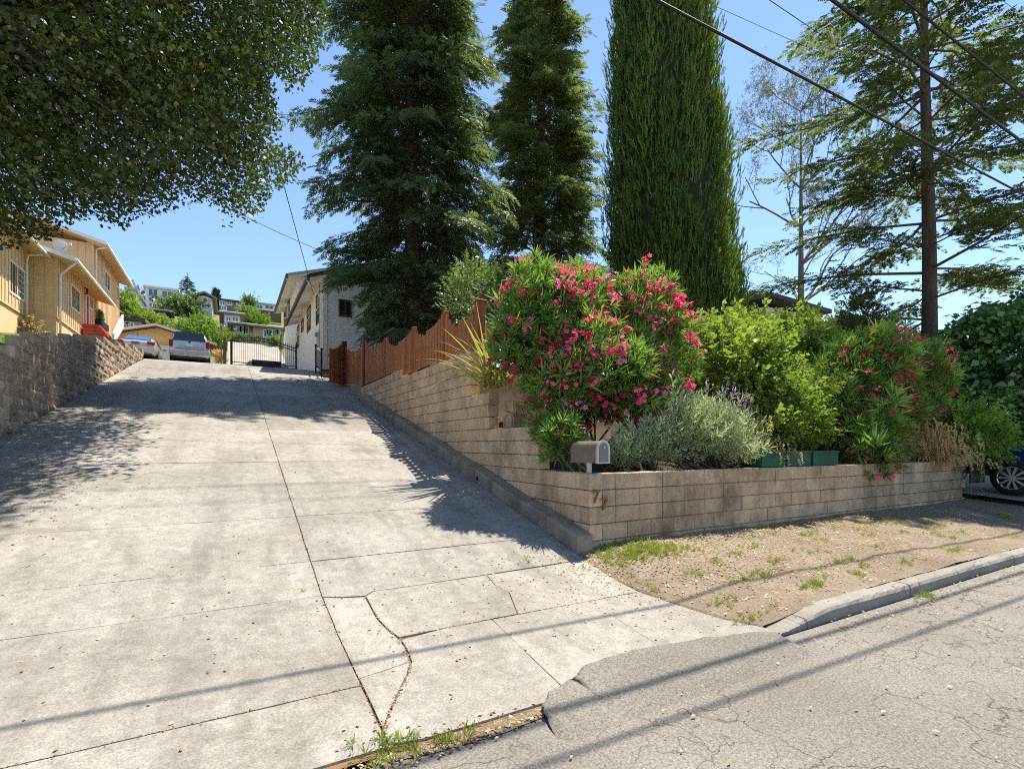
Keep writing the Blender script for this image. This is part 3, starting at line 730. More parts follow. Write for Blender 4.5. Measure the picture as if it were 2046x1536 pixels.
# ------------------------------------------------------------------ mailbox, number, planters, meter lid
mbp = on_b(1171, 940, .12); mbz = ctop(5)
MX = thing('mailbox', (mbp.x, .10, mbz), 'brown arched mailbox on a short post above the wall corner', 'mailbox')
def arch(w, h, n=10):
    r = w / 2; pts = [(-r, 0)]; pts += [(-r * math.cos(math.pi * k / n), h - r + r * math.sin(math.pi * k / n)) for k in range(n + 1)]; return pts + [(r, 0)]
zb = mbz + .125
# the box lies along X, its door towards the right and the street
dirx = Vector((.13, -.99, 0)).normalized(); sidex = Vector((-dirx.y, dirx.x, 0)); base = Vector((mbp.x + .10, .16, zb - .005))
def mxp(l, s, h): return base + dirx * l + sidex * s + Vector((0, 0, h))
A = arch(.20, .265); n = len(A)
v = [mxp(-.25, s, h) for s, h in A] + [mxp(.19, s, h) for s, h in A]
o = MB().add(v, [tuple(range(n - 1, -1, -1)), tuple(range(n, 2 * n))] + [(i, (i + 1) % n, n + (i + 1) % n, n + i) for i in range(n)]).build('body', M['mailbox'], MX)
A2 = arch(.225, .28); A3 = arch(.16, .235)
v = [mxp(.19, s, h - .005) for s, h in A2] + [mxp(.215, s, h - .005) for s, h in A2]
dr = MB().add(v, [tuple(range(n - 1, -1, -1)), tuple(range(n, 2 * n))] + [(i, (i + 1) % n, n + (i + 1) % n, n + i) for i in range(n)]).build('door_frame', M['alu'], MX)
v = [mxp(.214, s, h + .012) for s, h in A3] + [mxp(.2185, s, h + .012) for s, h in A3]
MB().add(v, [tuple(range(n - 1, -1, -1)), tuple(range(n, 2 * n))] + [(i, (i + 1) % n, n + (i + 1) % n, n + i) for i in range(n)]).build('door', M['plum'], MX)
k = MB().tube([mxp(.216, .0, .19), mxp(.232, .0, .19)], .014, 10).build('knob', M['alu'], MX)
MB().box((mbp.x + .0, .07, mbz - .002), (mbp.x + .045, .11, zb)).build('post', M['post_grey'], MX)
def seven(name, x, z, s, label):
    poly = [(0, 1), (.62, 1), (.62, .86), (.30, 0), (.12, 0), (.42, .84), (.12, .84), (.12, .74), (0, .74)]
    mb_ = MB(); pts = [(x + .0 + px * s + pz * s * .12, -.034, z + pz * s) for px, pz in poly]
    # strips keep the outline concave
    q = lambda i: pts[i]
    for strip in ((0, 1, 2, 5, 6), (5, 2, 3, 4), (0, 6, 7, 8)):
        mb_.prism([pts[i] for i in strip], (0, .010, 0), 'y')
    o_ = mb_.build(name, M['brass']); tag(o_, label, 'house number', 'house number digits'); return o_
c7 = on_b(1183, 1005, -.03)
seven('number_seven', c7.x, c7.z, .15, 'upper brass digit 7 fixed to the wall corner')
c7 = on_b(1199, 1014, -.03)
seven('number_seven', c7.x + .01, c7.z - .03, .15, 'lower brass digit 7 beside the other on the corner')
for i, (x0, x1, lab) in enumerate(((1513, 1560, 'green planter box half hidden by sage on the wall'), (1563, 1612, 'middle green planter box of three on the wall'), (1616, 1667, 'green planter box next to the hanging oleander'))):
    a0 = on_b(x0, 915, .1).x; a1 = on_b(x1, 915, .1).x
    t = thing('planter_box', ((a0 + a1) / 2, .12, ctop(5)), lab, 'planter', 'green planter boxes on the street wall')
    z0, z1 = ctop(5) - .0, ctop(5) + .235
    mb = MB(); x0_, x1_ = a0 + .01, a1 - .01
    for lo, hi in (((x0_, .03, z0), (x1_, .05, z1)), ((x0_, .22, z0), (x1_, .24, z1)), ((x0_, .05, z0), (x0_ + .02, .22, z1)), ((x1_ - .02, .05, z0), (x1_, .22, z1))): mb.box(lo, hi)
    bevel(mb.build('box', M['planter'], t), .006)
    mb = MB()
    for lo, hi in (((x0_ - .01, .018, z1 - .03), (x1_ + .01, .032, z1 + .008)), ((x0_ - .01, .238, z1 - .03), (x1_ + .01, .252, z1 + .008))): mb.box(lo, hi)
    mb.build('rim', M['planter'], t); MB().box((x0_ + .02, .05, z1 - .05), (x1_ - .02, .22, z1 - .03)).build('soil', M['mulch'], t)
pa, pb = on_b(1938, 950, -.02), on_b(1964, 950, -.02)
UB = thing('utility_box', ((pa.x + pb.x) / 2, -.03, .9), 'dark grey utility box on the far end of the street wall', 'utility box')
bevel(MB().box((pa.x, -.05, .66), (pb.x, .0, 1.09)).build('door', M['gutter'], UB), .01)
MB().box((pa.x - .02, -.06, 1.09), (pb.x + .02, .2, 1.115)).build('lid', M['alu'], UB)
MB().tube([(pb.x - .02, .02, 1.11), (pb.x - .01, .0, 1.2), (pb.x - .05, .02, 1.27), (pb.x - .12, .05, 1.29)], .012, 6).build('conduit', M['alu'], UB)

# ------------------------------------------------------------------ houses
def hbox(parent, name, lo, hi, mat, bv=0):
    o = MB().box(lo, hi).build(name, mat, parent)
    if bv: bevel(o, bv)
    return o
def window_a(parent, a, b0, b1, z0, z1, side, glass, frame, fw=.07, mid=True, muntin=False):
    """window on a wall of constant X; side = +1 faces +X"""
    s = side; x0, x1 = a, a + .035 * s
    w = MB(); lo = lambda p, q: (min(x0, x1), p, q)
    for (p0, p1, q0, q1) in ((b0 - fw, b1 + fw, z1, z1 + fw), (b0 - fw, b1 + fw, z0 - fw, z0), (b0 - fw, b0, z0, z1), (b1, b1 + fw, z0, z1)) + (((((b0 + b1) / 2 - .03), ((b0 + b1) / 2 + .03), z0, z1),) if mid else ()):
        w.box((min(x0, x1), p0, q0), (max(x0, x1), p1, q1))
    fo = w.build('window', frame, parent)
    MB().box((min(a + .004 * s, a + .016 * s), b0, z0), (max(a + .004 * s, a + .016 * s), b1, z1)).build('pane', glass, fo)
    if muntin:
        for j in range(1, 5):
            z = z0 + (z1 - z0) * j / 5; MB().box((min(a + .014 * s, a + .024 * s), (b0 + b1) / 2, z - .012), (max(a + .014 * s, a + .024 * s), b1, z + .012)).build('muntin', frame, fo)
    return fo
def window_b(parent, b, a0, a1, z0, z1, glass, frame, fw=.07, mids=1):
    w = MB()
    rects = [(a0 - fw, a1 + fw, z1, z1 + fw), (a0 - fw, a1 + fw, z0 - fw, z0), (a0 - fw, a0, z0, z1), (a1, a1 + fw, z0, z1)]
    for j in range(1, mids + 1):
        c = a0 + (a1 - a0) * j / (mids + 1); rects.append((c - fw * .4, c + fw * .4, z0, z1))
    for (p0, p1, q0, q1) in rects: w.box((p0, b - .04, q0), (p1, b, q1))
    fo = w.build('window', frame, parent); MB().box((a0, b - .016, z0), (a1, b - .004, z1)).build('pane', glass, fo); return fo
def gable_roof(parent, name, a0, a1, b0, b1, ze, pitch, mat, th=.12, axis='b'):
    """ridge along Y at the middle of a0..a1"""
    am = (a0 + a1) / 2; zr_ = ze + pitch * (a1 - a0) / 2
    return MB().add([(a0, b0, ze), (am, b0, zr_), (a1, b0, ze), (a0, b1, ze), (am, b1, zr_), (a1, b1, ze), (a0, b0, ze + th), (am, b0, zr_ + th), (a1, b0, ze + th), (a0, b1, ze + th), (am, b1, zr_ + th), (a1, b1, ze + th)],
        [(0, 1, 4, 3), (1, 2, 5, 4), (6, 9, 10, 7), (7, 10, 11, 8), (0, 6, 7, 1), (1, 7, 8, 2), (3, 4, 10, 9), (4, 5, 11, 10), (0, 3, 9, 6), (2, 8, 11, 5)]).build(name, mat, parent)
# --- peach board-and-batten house on the left
YH = thing('house', (-14, 33, 7), 'peach board-and-batten house with stepped eaves up on the left', 'house')
SEC = [(-12.6, 19.5, 29.25, 7.95, 11.35, 6.2), (-11.5, 29.3, 37.2, 8.1, 11.3, 6.9), (-11.5, 37.21, 46, 8.1, 14.7, 7.3)]
for i, (ax, b0, b1, zf, zt, zb_) in enumerate(SEC):
    prim = hbox(YH, 'wall', (ax - 9 + .3 * i, b0, zf), (ax, b1, zt), M['yellow'])
    hbox(YH, 'foundation', (ax - 8.9 + .3 * i, b0 + .02, zb_ - 1.2), (ax - .03, b1 - .02, zf - .002), M['yellow_base'])
    hbox(YH, 'skirt_board', (ax + .003, b0, zf - .05), (ax + .035, b1, zf + .03), M['wood_dark'] if 0 else M['yellow'])
    n = int((b1 - b0) / .41)
    bt = MB().box((0, -.025, 0), (.03, .025, zt - zf - .05)).mesh('batten'); bt.materials.append(M['yellow'])
    for j in range(n):
        inst('batten', bt, YH, Vector((ax + .001, b0 + .2 + .41 * j, zf + .04)) - YH.location)
    if i > 0:
        z_lo = zf if i == 1 else 11.5
        bt2 = MB().box((-.025, -.03, 0), (.025, 0, zt - z_lo - .05)).mesh('batten'); bt2.materials.append(M['yellow'])
        for j in range(1 if i == 2 else 0, 9): inst('batten', bt2, YH, Vector((ax - .03 - .41 * j, b0 - .001, z_lo + .02)) - YH.location)
        hbox(YH, 'corner_board', (ax - .1, b0 - .035, z_lo), (ax + .02, b0 - .002, zt), M['yellow'])
# roofs: low-pitched sheets with rafters under the eaves and white fascia
def shed(b0, b1, ae, ze, aw, pitch=.28, depth=9.0, raf=.62):
    r = MB().add([(ae, b0, ze), (ae, b1, ze), (ae - depth, b1, ze + pitch * depth), (ae - depth, b0, ze + pitch * depth), (ae, b0, ze + .1), (ae, b1, ze + .1), (ae - depth, b1, ze + pitch * depth + .1), (ae - depth, b0, ze + pitch * depth + .1)],
        [(0, 1, 2, 3), (4, 7, 6, 5), (0, 4, 5, 1), (1, 5, 6, 2), (2, 6, 7, 3), (3, 7, 4, 0)]).build('roof', M['yellow'], YH)
    MB().add([(ae + .02, b0 - .02, ze + .102), (ae + .02, b1 + .02, ze + .102), (ae - depth, b1 + .02, ze + pitch * depth + .12), (ae - depth, b0 - .02, ze + pitch * depth + .12), (ae + .02, b0 - .02, ze + .14), (ae + .02, b1 + .02, ze + .14), (ae - depth, b1 + .02, ze + pitch * depth + .16), (ae - depth, b0 - .02, ze + pitch * depth + .16)],
        [(0, 1, 2, 3), (4, 7, 6, 5), (0, 4, 5, 1), (1, 5, 6, 2), (2, 6, 7, 3), (3, 7, 4, 0)]).build('shingles', M['roofgrey'], r)
    hbox(r, 'gutter', (ae + .022, b0, ze - .03), (ae + .13, b1, ze + .10), M['white'], .02)
    MB().add([(ae + .03, b0 - .04, ze - .08), (ae + .03, b0 - .04, ze + .13), (ae - depth, b0 - .04, ze + pitch * depth + .13), (ae - depth, b0 - .04, ze + pitch * depth - .08), (ae + .03, b0, ze - .08), (ae + .03, b0, ze + .13), (ae - depth, b0, ze + pitch * depth + .13), (ae - depth, b0, ze + pitch * depth - .08)],
        [(0, 1, 2, 3), (4, 7, 6, 5), (0, 4, 5, 1), (1, 5, 6, 2), (2, 6, 7, 3), (3, 7, 4, 0)]).build('fascia', M['white'], r)
    n_ = int((b1 - b0) / raf)
    for j in range(n_):
        b = b0 + .25 + raf * j
        MB().bar((ae - .02, b, ze - .055), (aw - .3, b, ze - .055 + pitch * (ae - aw + .28)), .07, .11).build('rafter', M['yellow'], r)
    return r
shed(18.9, 29.3, -11.85, 11.12, -12.6); shed(28.6, 38.4, -10.65, 11.0, -11.5); shed(36.4, 46.7, -10.75, 14.55, -11.5, raf=.4)
def rect_a(px0, px1, yt, yb, a):           # window rectangle: near edge px0, far edge px1, heights read at the near edge
    p, q = on_a(px0, yt, a), on_a(px1, yt, a); r = on_a(px0, yb, a); return p.y, q.y, r.z, p.z
b0, b1, z0, z1 = rect_a(18.5, 46, 521, 580, -12.6); window_a(YH, -12.6, b0, b1, z0, z1, 1, M['glass'], M['white'], .1, True, True)
b0, b1, z0, z1 = rect_a(141.5, 158, 569, 611, -11.5); window_a(YH, -11.5, b0, b1, z0, z1, 1, M['glass'], M['white'], .09)
b0, b1, z0, z1 = rect_a(179, 184, 594, 613, -11.5); window_a(YH, -11.5, b0, b1, z0, z1, 1, M['glass'], M['white'], .07, False)
b0, b1, z0, z1 = rect_a(208.5, 218, 540, 571, -11.5); window_a(YH, -11.5, b0, b1, z0, z1, 1, M['glass'], M['white'], .09)
b0, b1, z0, z1 = rect_a(233, 236, 573, 598, -11.5); window_a(YH, -11.5, b0, b1, z0, z1, 1, M['glass'], M['white'], .07, False)
b0, b1, z0, z1 = rect_a(170.5, 175.5, 588, 648, -11.5)
dfr = MB(); [dfr.box(l, h) for l, h in (((-11.5, b0 - .1, z0), (-11.44, b0, z1 + .1)), ((-11.5, b1, z0), (-11.44, b1 + .1, z1 + .1)), ((-11.5, b0, z1), (-11.44, b1, z1 + .1)))]
door = hbox(YH, 'door', (-11.5, b0, z0), (-11.475, b1, z1), M['wood_dark']); dfr.build('frame', M['white'], door)
MB().tube([(-11.46, b0 + .1, (z0 + z1) / 2), (-11.40, b0 + .1, (z0 + z1) / 2)], .03, 8).build('handle', M['alu'], door)
lampz = z1 + .25; MB().tube([(-11.45, b0 - .45, lampz - .35), (-11.33, b0 - .45, lampz - .30), (-11.33, b0 - .45, lampz), (-11.45, b0 - .45, lampz + .05)], .05, 8).build('porch_lamp', M['black'], YH)
# downspouts
for (pts) in ([(-11.87, 28.6, 11.05), (-12.45, 28.7, 10.95), (-12.5, 28.7, 10.7), (-12.5, 28.7, 7.6)], [(-10.6, 28.75, 10.95), (-11.4, 29.5, 10.4), (-11.42, 29.5, 10.1), (-11.42, 29.5, 7.3)], [(-10.7, 36.9, 14.5), (-11.4, 37.5, 14.45), (-11.42, 37.5, 14.1), (-11.42, 37.5, 11.6)]):
    MB().tube(pts, .055, 8).build('downspout', M['white'], YH, smooth=True)
for b in (22.4, 24.6, 31.0): hbox(YH, 'vent', (-12.6 - .03 if b < 29 else -11.53, b, 7.25), (-12.62 if b < 29 else -11.52, b + .3, 7.4), M['gutter'])
# red entry steps with white side panel, flower basket
ST = thing('entry_steps', (-10.8, 36.5, 7.6), 'red wooden entry steps with slanted white railing by the peach house', 'steps')
q0 = on_a(160, 668, -10.9)
zs = z0
for j in range(4):
    hbox(ST, 'tread', (-11.4 + .0, b0 - 1.2, zs - .2 * (j + 1) - .04 - .0), (-10.6 + .12 * j, b1 + 1.0, zs - .2 * (j + 1) + .02), M['red'])
    hbox(ST, 'riser', (-11.4, b0 - 1.2, zs - .2 * (j + 1) - .16), (-10.65 + .12 * j, b1 + 1.0, zs - .2 * (j + 1) - .042), M['red'])
MB().add([(-10.0, 34.0, 7.75), (-10.0, 34.0, 8.4), (-10.0, 37.0, 10.2), (-10.0, 37.0, 9.3), (-9.9, 34.0, 7.75), (-9.9, 34.0, 8.4), (-9.9, 37.0, 10.2), (-9.9, 37.0, 9.3)], [(0, 1, 2, 3), (4, 7, 6, 5), (0, 4, 5, 1), (1, 5, 6, 2), (2, 6, 7, 3), (3, 7, 4, 0)]).build('side_panel', M['white'], ST)
FB = thing('window_box', (-11.3, 38.6, 9.0), 'dark flower box with a small plant on the peach wall', 'flower box')
bb0 = on_a(193, 640, -11.4); bb1 = on_a(208, 640, -11.4)
hbox(FB, 'box', (-11.44, bb0.y, bb0.z - .28), (-11.15, bb1.y, bb0.z + .12), M['black'])
rn = np.random.default_rng(5)
Pp = np.array([(-11.3, bb0.y + .3 + rn.uniform(-.2, .9), bb0.z + .15 + rn.uniform(0, .5)) for _ in range(60)])
scatter('foliage', tuft_tmpl(rn, 8, 60, .25), Pp, unit(rn.normal(0, .6, (60, 3)) + np.array([0, 0, 1])), rn.normal(0, 1, (60, 3)), .22, M['palegreen'], FB)
DS = thing('satellite_dish', on_b(122, 497, 32), 'small white satellite dish on the lower roof of the peach house', 'dish')
c = Vector(DS.location); MB().grid(lambda u, v: c + Vector((.34 * v * math.cos(6.283 * u), -.25 * (v * v - .6), .34 * v * math.sin(6.283 * u) * .95 + .15)), 16, 4).build('reflector', M['white'], DS, smooth=True)
MB().tube([c + Vector((0, .15, .1)), c + Vector((0, .1, -.3))], .03, 6).build('mast', M['alu'], DS); MB().tube([c + Vector((.0, .1, .0)), c + Vector((.45, -.35, .22))], .02, 6).build('arm', M['alu'], DS); MB().box(c + Vector((.40, -.42, .17)), c + Vector((.52, -.3, .29))).build('receiver', M['white'], DS)

# --- white house beside the gate
WH = thing('house', (4, 27, 5), 'white two-storey house with dark gutters beyond the picket fence', 'house')
hbox(WH, 'wall', (-.1, 18.85, 3.5), (7.9, 28, 8.95), M['cream']); hbox(WH, 'wall', (-.1, 28.01, 3.6), (8.6, 36.4, 11.75), M['cream'])
lap = MB().add([(0, -.012, 0), (8.0, -.012, 0), (8.0, -.03, 0), (0, -.03, 0), (0, -.002, .125), (8.0, -.002, .125), (8.0, -.012, .125), (0, -.012, .125)], [(0, 1, 2, 3), (4, 7, 6, 5), (0, 4, 5, 1), (1, 5, 6, 2), (2, 6, 7, 3), (3, 7, 4, 0)]).mesh('siding_board'); lap.materials.append(M['siding'])
for j in range(36): inst('siding_board', lap, WH, Vector((-.08, 18.85, 4.5 + .125 * j)) - WH.location)
for j in range(12):
    w_ = max(.6, 8.0 - .125 * (j + 1) * 2 / .36); o = inst('siding_board', lap, WH, Vector((3.9 - w_ / 2, 18.85, 9.0 + .125 * j)) - WH.location, 0, (w_ / 8.0, 1, 1))
MB().add([(-.1, 18.86, 8.95), (7.9, 18.86, 8.95), (3.9, 18.86, 8.95 + .36 * 4), (-.1, 19.1, 8.95), (7.9, 19.1, 8.95), (3.9, 19.1, 8.95 + .36 * 4)], [(0, 1, 2), (3, 5, 4), (0, 2, 5, 3), (1, 4, 5, 2), (0, 3, 4, 1)]).build('gable', M['siding'], WH)
hbox(WH, 'corner_board', (-.14, 18.80, 4.4), (.06, 18.845, 8.95), M['white']); hbox(WH, 'corner_board', (-.14, 18.846, 4.4), (-.102, 19.0, 8.95), M['white'])
r1 = gable_roof(WH, 'roof', -.72, 8.52, 18.3, 28.3, 8.72, .36, M['cream'], .09); gable_roof(r1, 'shingles', -.74, 8.54, 18.28, 28.3, 8.815, .36, M['roofdark'], .05)
r2_ = gable_roof(WH, 'roof', -.72, 9.2, 27.5, 37.2, 11.5, .32, M['cream'], .09); gable_roof(r2_, 'shingles', -.74, 9.22, 27.48, 37.2, 11.595, .32, M['roofdark'], .05)
hbox(r1, 'gutter', (-.86, 18.25, 8.68), (-.742, 28.3, 8.86), M['gutter'], .02); hbox(r2_, 'gutter', (-.86, 27.45, 11.46), (-.742, 37.2, 11.64), M['gutter'], .02)
for rr_, b0_, b1_, ze_ in ((r1, 18.24, 18.279, 8.72), (r2_, 27.44, 27.479, 11.5)):
    for sg in (0, 1):
        e0 = (-.76, b0_, ze_) if sg == 0 else (8.54, b0_, ze_); top = (3.9 if rr_ is r1 else 4.24, b0_, ze_ + (.36 * 4.62 if rr_ is r1 else .32 * 4.96))
        MB().add([e0, top, (top[0], b0_, top[2] + .16), (e0[0], b0_, e0[2] + .16), (e0[0], b1_, e0[2]), (top[0], b1_, top[2]), (top[0], b1_, top[2] + .16), (e0[0], b1_, e0[2] + .16)], [(0, 1, 2, 3), (4, 7, 6, 5), (0, 4, 5, 1), (1, 5, 6, 2), (2, 6, 7, 3), (3, 7, 4, 0)]).build('rake', M['gutter'] if rr_ is r1 else M['alu'], rr_)  # upper rake coloured paler to paint sunlight on it
for (x0, x1, yt, yb) in ((638.5, 632.5, 584, 640), (620.5, 614, 610, 655), (606.5, 602.5, 637, 657), (597.5, 594, 650, 690)):
    b0, b1, z0, z1 = rect_a(x0, x1, yt, yb, -.1); wn = window_a(WH, -.1, b0, b1, z0, z1, -1, M['glass'], M['wood_dark'], .05, False)
    MB().box((-.145, b0, (z0 + z1) / 2 - .02), (-.12, b1, (z0 + z1) / 2 + .02)).build('sash_bar', M['white'], wn)
for (x0, x1, yt, yb) in ((579, 575.5, 598, 630), (572.5, 567.5, 612, 645)):
    b0, b1, z0, z1 = rect_a(x0, x1, yt, yb, -.1); window_a(WH, -.1, b0, b1, z0, z1, -1, M['glass'], M['wood_dark'], .05, False)
q = on_b(679, 600, 18.8); q2 = on_b(700, 632, 18.8); window_b(WH, 18.82, q.x, q2.x, q2.z, q.z, M['glass'], M['wood_dark'], .06)
for b in (18.6, 27.9):                                # downspouts
    ze_ = 8.68 if b < 20 else 11.46
    MB().tube([(-.8, b, ze_), (-.3, b + .5, ze_ - .35), (-.16, b + .55, ze_ - .5), (-.16, b + .55, ze_ - 2.2 if b > 20 else 5.0)], .04, 8).build('downspout', M['cream'], WH, smooth=True)
mt_ = on_a(640, 690, -.2)
hbox(WH, 'meter_box', (-.26, 19.3, 6.0), (-.104, 19.75, 6.75), M['alu'], .02); MB().tube([(-.26, 19.5, 6.55), (-.36, 19.5, 6.55)], .1, 12).build('meter', M['alu'], WH); MB().tube([(-.16, 19.5, 6.7), (-.16, 19.5, 9.4)], .03, 8).build('conduit', M['alu'], WH)
# steps and little railing at the corner of the white house
BS = thing('porch_steps', (.3, 17.6, 4.4), 'brown wooden porch steps at the white house corner', 'steps')
for j in range(3): hbox(BS, 'tread', (-.35, 16.9 + .45 * j, zd(17) - .1), (1.3, 18.75, zd(17.0) + .12 + .17 * j), M['wood_dark'], .01)
PR = thing('porch_railing', (-.4, 17.3, 4.4), 'short black iron railing beside the porch steps', 'railing')
for p_, q_ in (((-.45, 18.6, zd(18) - .1), (-.45, 18.6, 5.85)), ((-.45, 17.0, zd(17) - .1), (-.45, 17.0, 5.4))):
    MB().bar(p_, q_, .06, .06).build('post', M['iron'], PR); MB().tube([Vector(q_), Vector(q_) + Vector((0, 0, .09))], .05, 8).build('finial', M['iron'], PR)
for dz in (0, -.7): MB().bar((-.45, 18.6, 5.7 + dz), (-.45, 17.0, 5.3 + dz), .04, .05).build('rail', M['iron'], PR)
for j in range(7): b = 17.2 + .2 * j; MB().bar((-.45, b, 4.62 + .25 * (b - 17)), (-.45, b, 5.3 + .25 * (b - 17)), .018, .018).build('bar', M['iron'], PR)

# --- iron driveway gate
GB = 29.0; gl = on_b(462, 728, GB); gr = on_b(592, 738, GB)
IG = thing('iron_gate', ((gl.x + gr.x) / 2, GB, 6.1), 'black arched iron driveway gate between the posts', 'gate')
def gtop(a):
    s = (a - gl.x) / (gr.x - gl.x); return 7.70 + .26 * math.sin(min(1, s / .86 + .12) * math.pi * .93) - .22 * max(0, s - .72) / .28
gz = 6.22
nb = 30
tops = []
for j in range(nb + 1):
    a = gl.x + .06 + (gr.x - gl.x - .12) * j / nb; z = gtop(a); tops.append((a, z))
    MB().bar((a, GB, gz), (a, GB, z + .07), .018, .018).build('bar', M['iron'], IG)
    MB().add([(a - .025, GB, z + .07), (a + .025, GB, z + .07), (a, GB, z + .18), (a, GB - .02, z + .1), (a, GB + .02, z + .1)], [(0, 3, 2), (3, 1, 2), (1, 4, 2), (4, 0, 2), (0, 1, 3), (1, 0, 4)]).build('spear', M['iron'], IG)
for dz in (0, -.17): MB().tube([(a, GB, z + dz) for a, z in tops], .028, 6).build('top_rail', M['iron'], IG)
for z in (gz + .04, gz + .2): MB().bar((gl.x, GB, z), (gr.x, GB, z), .035, .045).build('bottom_rail', M['iron'], IG)
for j in range(nb):
    a = (tops[j][0] + tops[j + 1][0]) / 2; z = (tops[j][1] + tops[j + 1][1]) / 2 - .085
    if j % 2 == 0: MB().tube([(a + .05 * math.cos(k * 1.047), GB, z + .05 * math.sin(k * 1.047)) for k in range(7)], .010, 4).build('ring', M['iron'], IG)
kp = on_b(503, 710, GB - .03).x; kq = on_b(560, 710, GB - .03).x
hbox(IG, 'kick_panel', (kp, GB - .035, gz - .05), (kq, GB - .015, gz + .42), M['iron'])
mid = on_b(561, 700, GB).x; MB().bar((mid, GB - .01, gz - .1), (mid, GB - .01, 8.3), .06, .06).build('stile', M['iron'], IG)
for a in (gl.x, gr.x): MB().bar((a, GB, gz - .2), (a, GB, 7.75), .12, .12).build('post', M['iron'], IG)
MB().tube([(gr.x, GB, 7.75), (gr.x, GB, 7.95)], [.06, .02], 8).build('finial', M['iron'], IG)
GPst = thing('timber_post', on_b(450, 735, 28.6), 'weathered brown timber post left of the iron gate', 'post')
hbox(GPst, 'post', (gl.x - .42, 28.5, 5.9), (gl.x - .25, 28.67, 7.75), M['wood_dark'], .01); MB().tube([(gl.x - .5, 28.5, 5.9), (gl.x - .5, 28.5, 8.4)], .035, 8).build('pipe', M['bark_grey'], GPst)

# --- garage at the head of the drive
M['garage'] = pmat('garage_siding', (.84, .56, .27), (.90, .62, .32), 2, .8)
GA = thing('garage', (-8.5, 47, 7.4), 'low peach garage with gabled front behind the parked cars', 'garage')
gb = 44.0; g0, g1, gp = -12.4, -5.25, -8.75
hbox(GA, 'wall', (g0, gb, 6.5), (g1, gb + 6, 9.95), M['garage'])
MB().add([(g0, gb - .01, 9.9), (g1, gb - .01, 9.9), (gp, gb - .01, 10.9), (g0, gb + .3, 9.9), (g1, gb + .3, 9.9), (gp, gb + .3, 10.9)], [(0, 1, 2), (3, 5, 4), (0, 2, 5, 3), (1, 4, 5, 2), (0, 3, 4, 1)]).build('gable', M['garage'], GA)
rf = gable_roof(GA, 'roof', g0 - .5, g1 + .55, gb - .7, gb + 6.4, 9.8, .285, M['roofgrey'], .1)
am = (g0 - .5 + g1 + .55) / 2
for e0 in (g0 - .52, g1 + .57):
    zt_ = 9.8 + .285 * (g1 - g0 + 1.05) / 2
    MB().add([(e0, gb - .74, 9.76), (am, gb - .74, zt_ - .04), (am, gb - .74, zt_ + .15), (e0, gb - .74, 9.95), (e0, gb - .705, 9.76), (am, gb - .705, zt_ - .04), (am, gb - .705, zt_ + .15), (e0, gb - .705, 9.95)], [(0, 1, 2, 3), (4, 7, 6, 5), (0, 4, 5, 1), (1, 5, 6, 2), (2, 6, 7, 3), (3, 7, 4, 0)]).build('fascia', M['white'], rf)
dr_ = hbox(GA, 'garage_door', (g0 + .5, gb - .05, 6.5), (g1 - .45, gb - .012, 9.55), M['siding'])
for j in range(1, 5): hbox(dr_, 'door_panel', (g0 + .5, gb - .07, 6.55 + .6 * j), (g1 - .45, gb - .052, 7.1 + .6 * j), M['siding'])
hbox(GA, 'beam', (g0, gb - .09, 9.60), (g1, gb - .012, 9.72), M['wood_dark'] if 0 else M['yellow'])
hbox(GA, 'trim_post', (g1 - .2, gb - .1, 6.5), (g1 + .03, gb - .012, 9.75), M['white'])

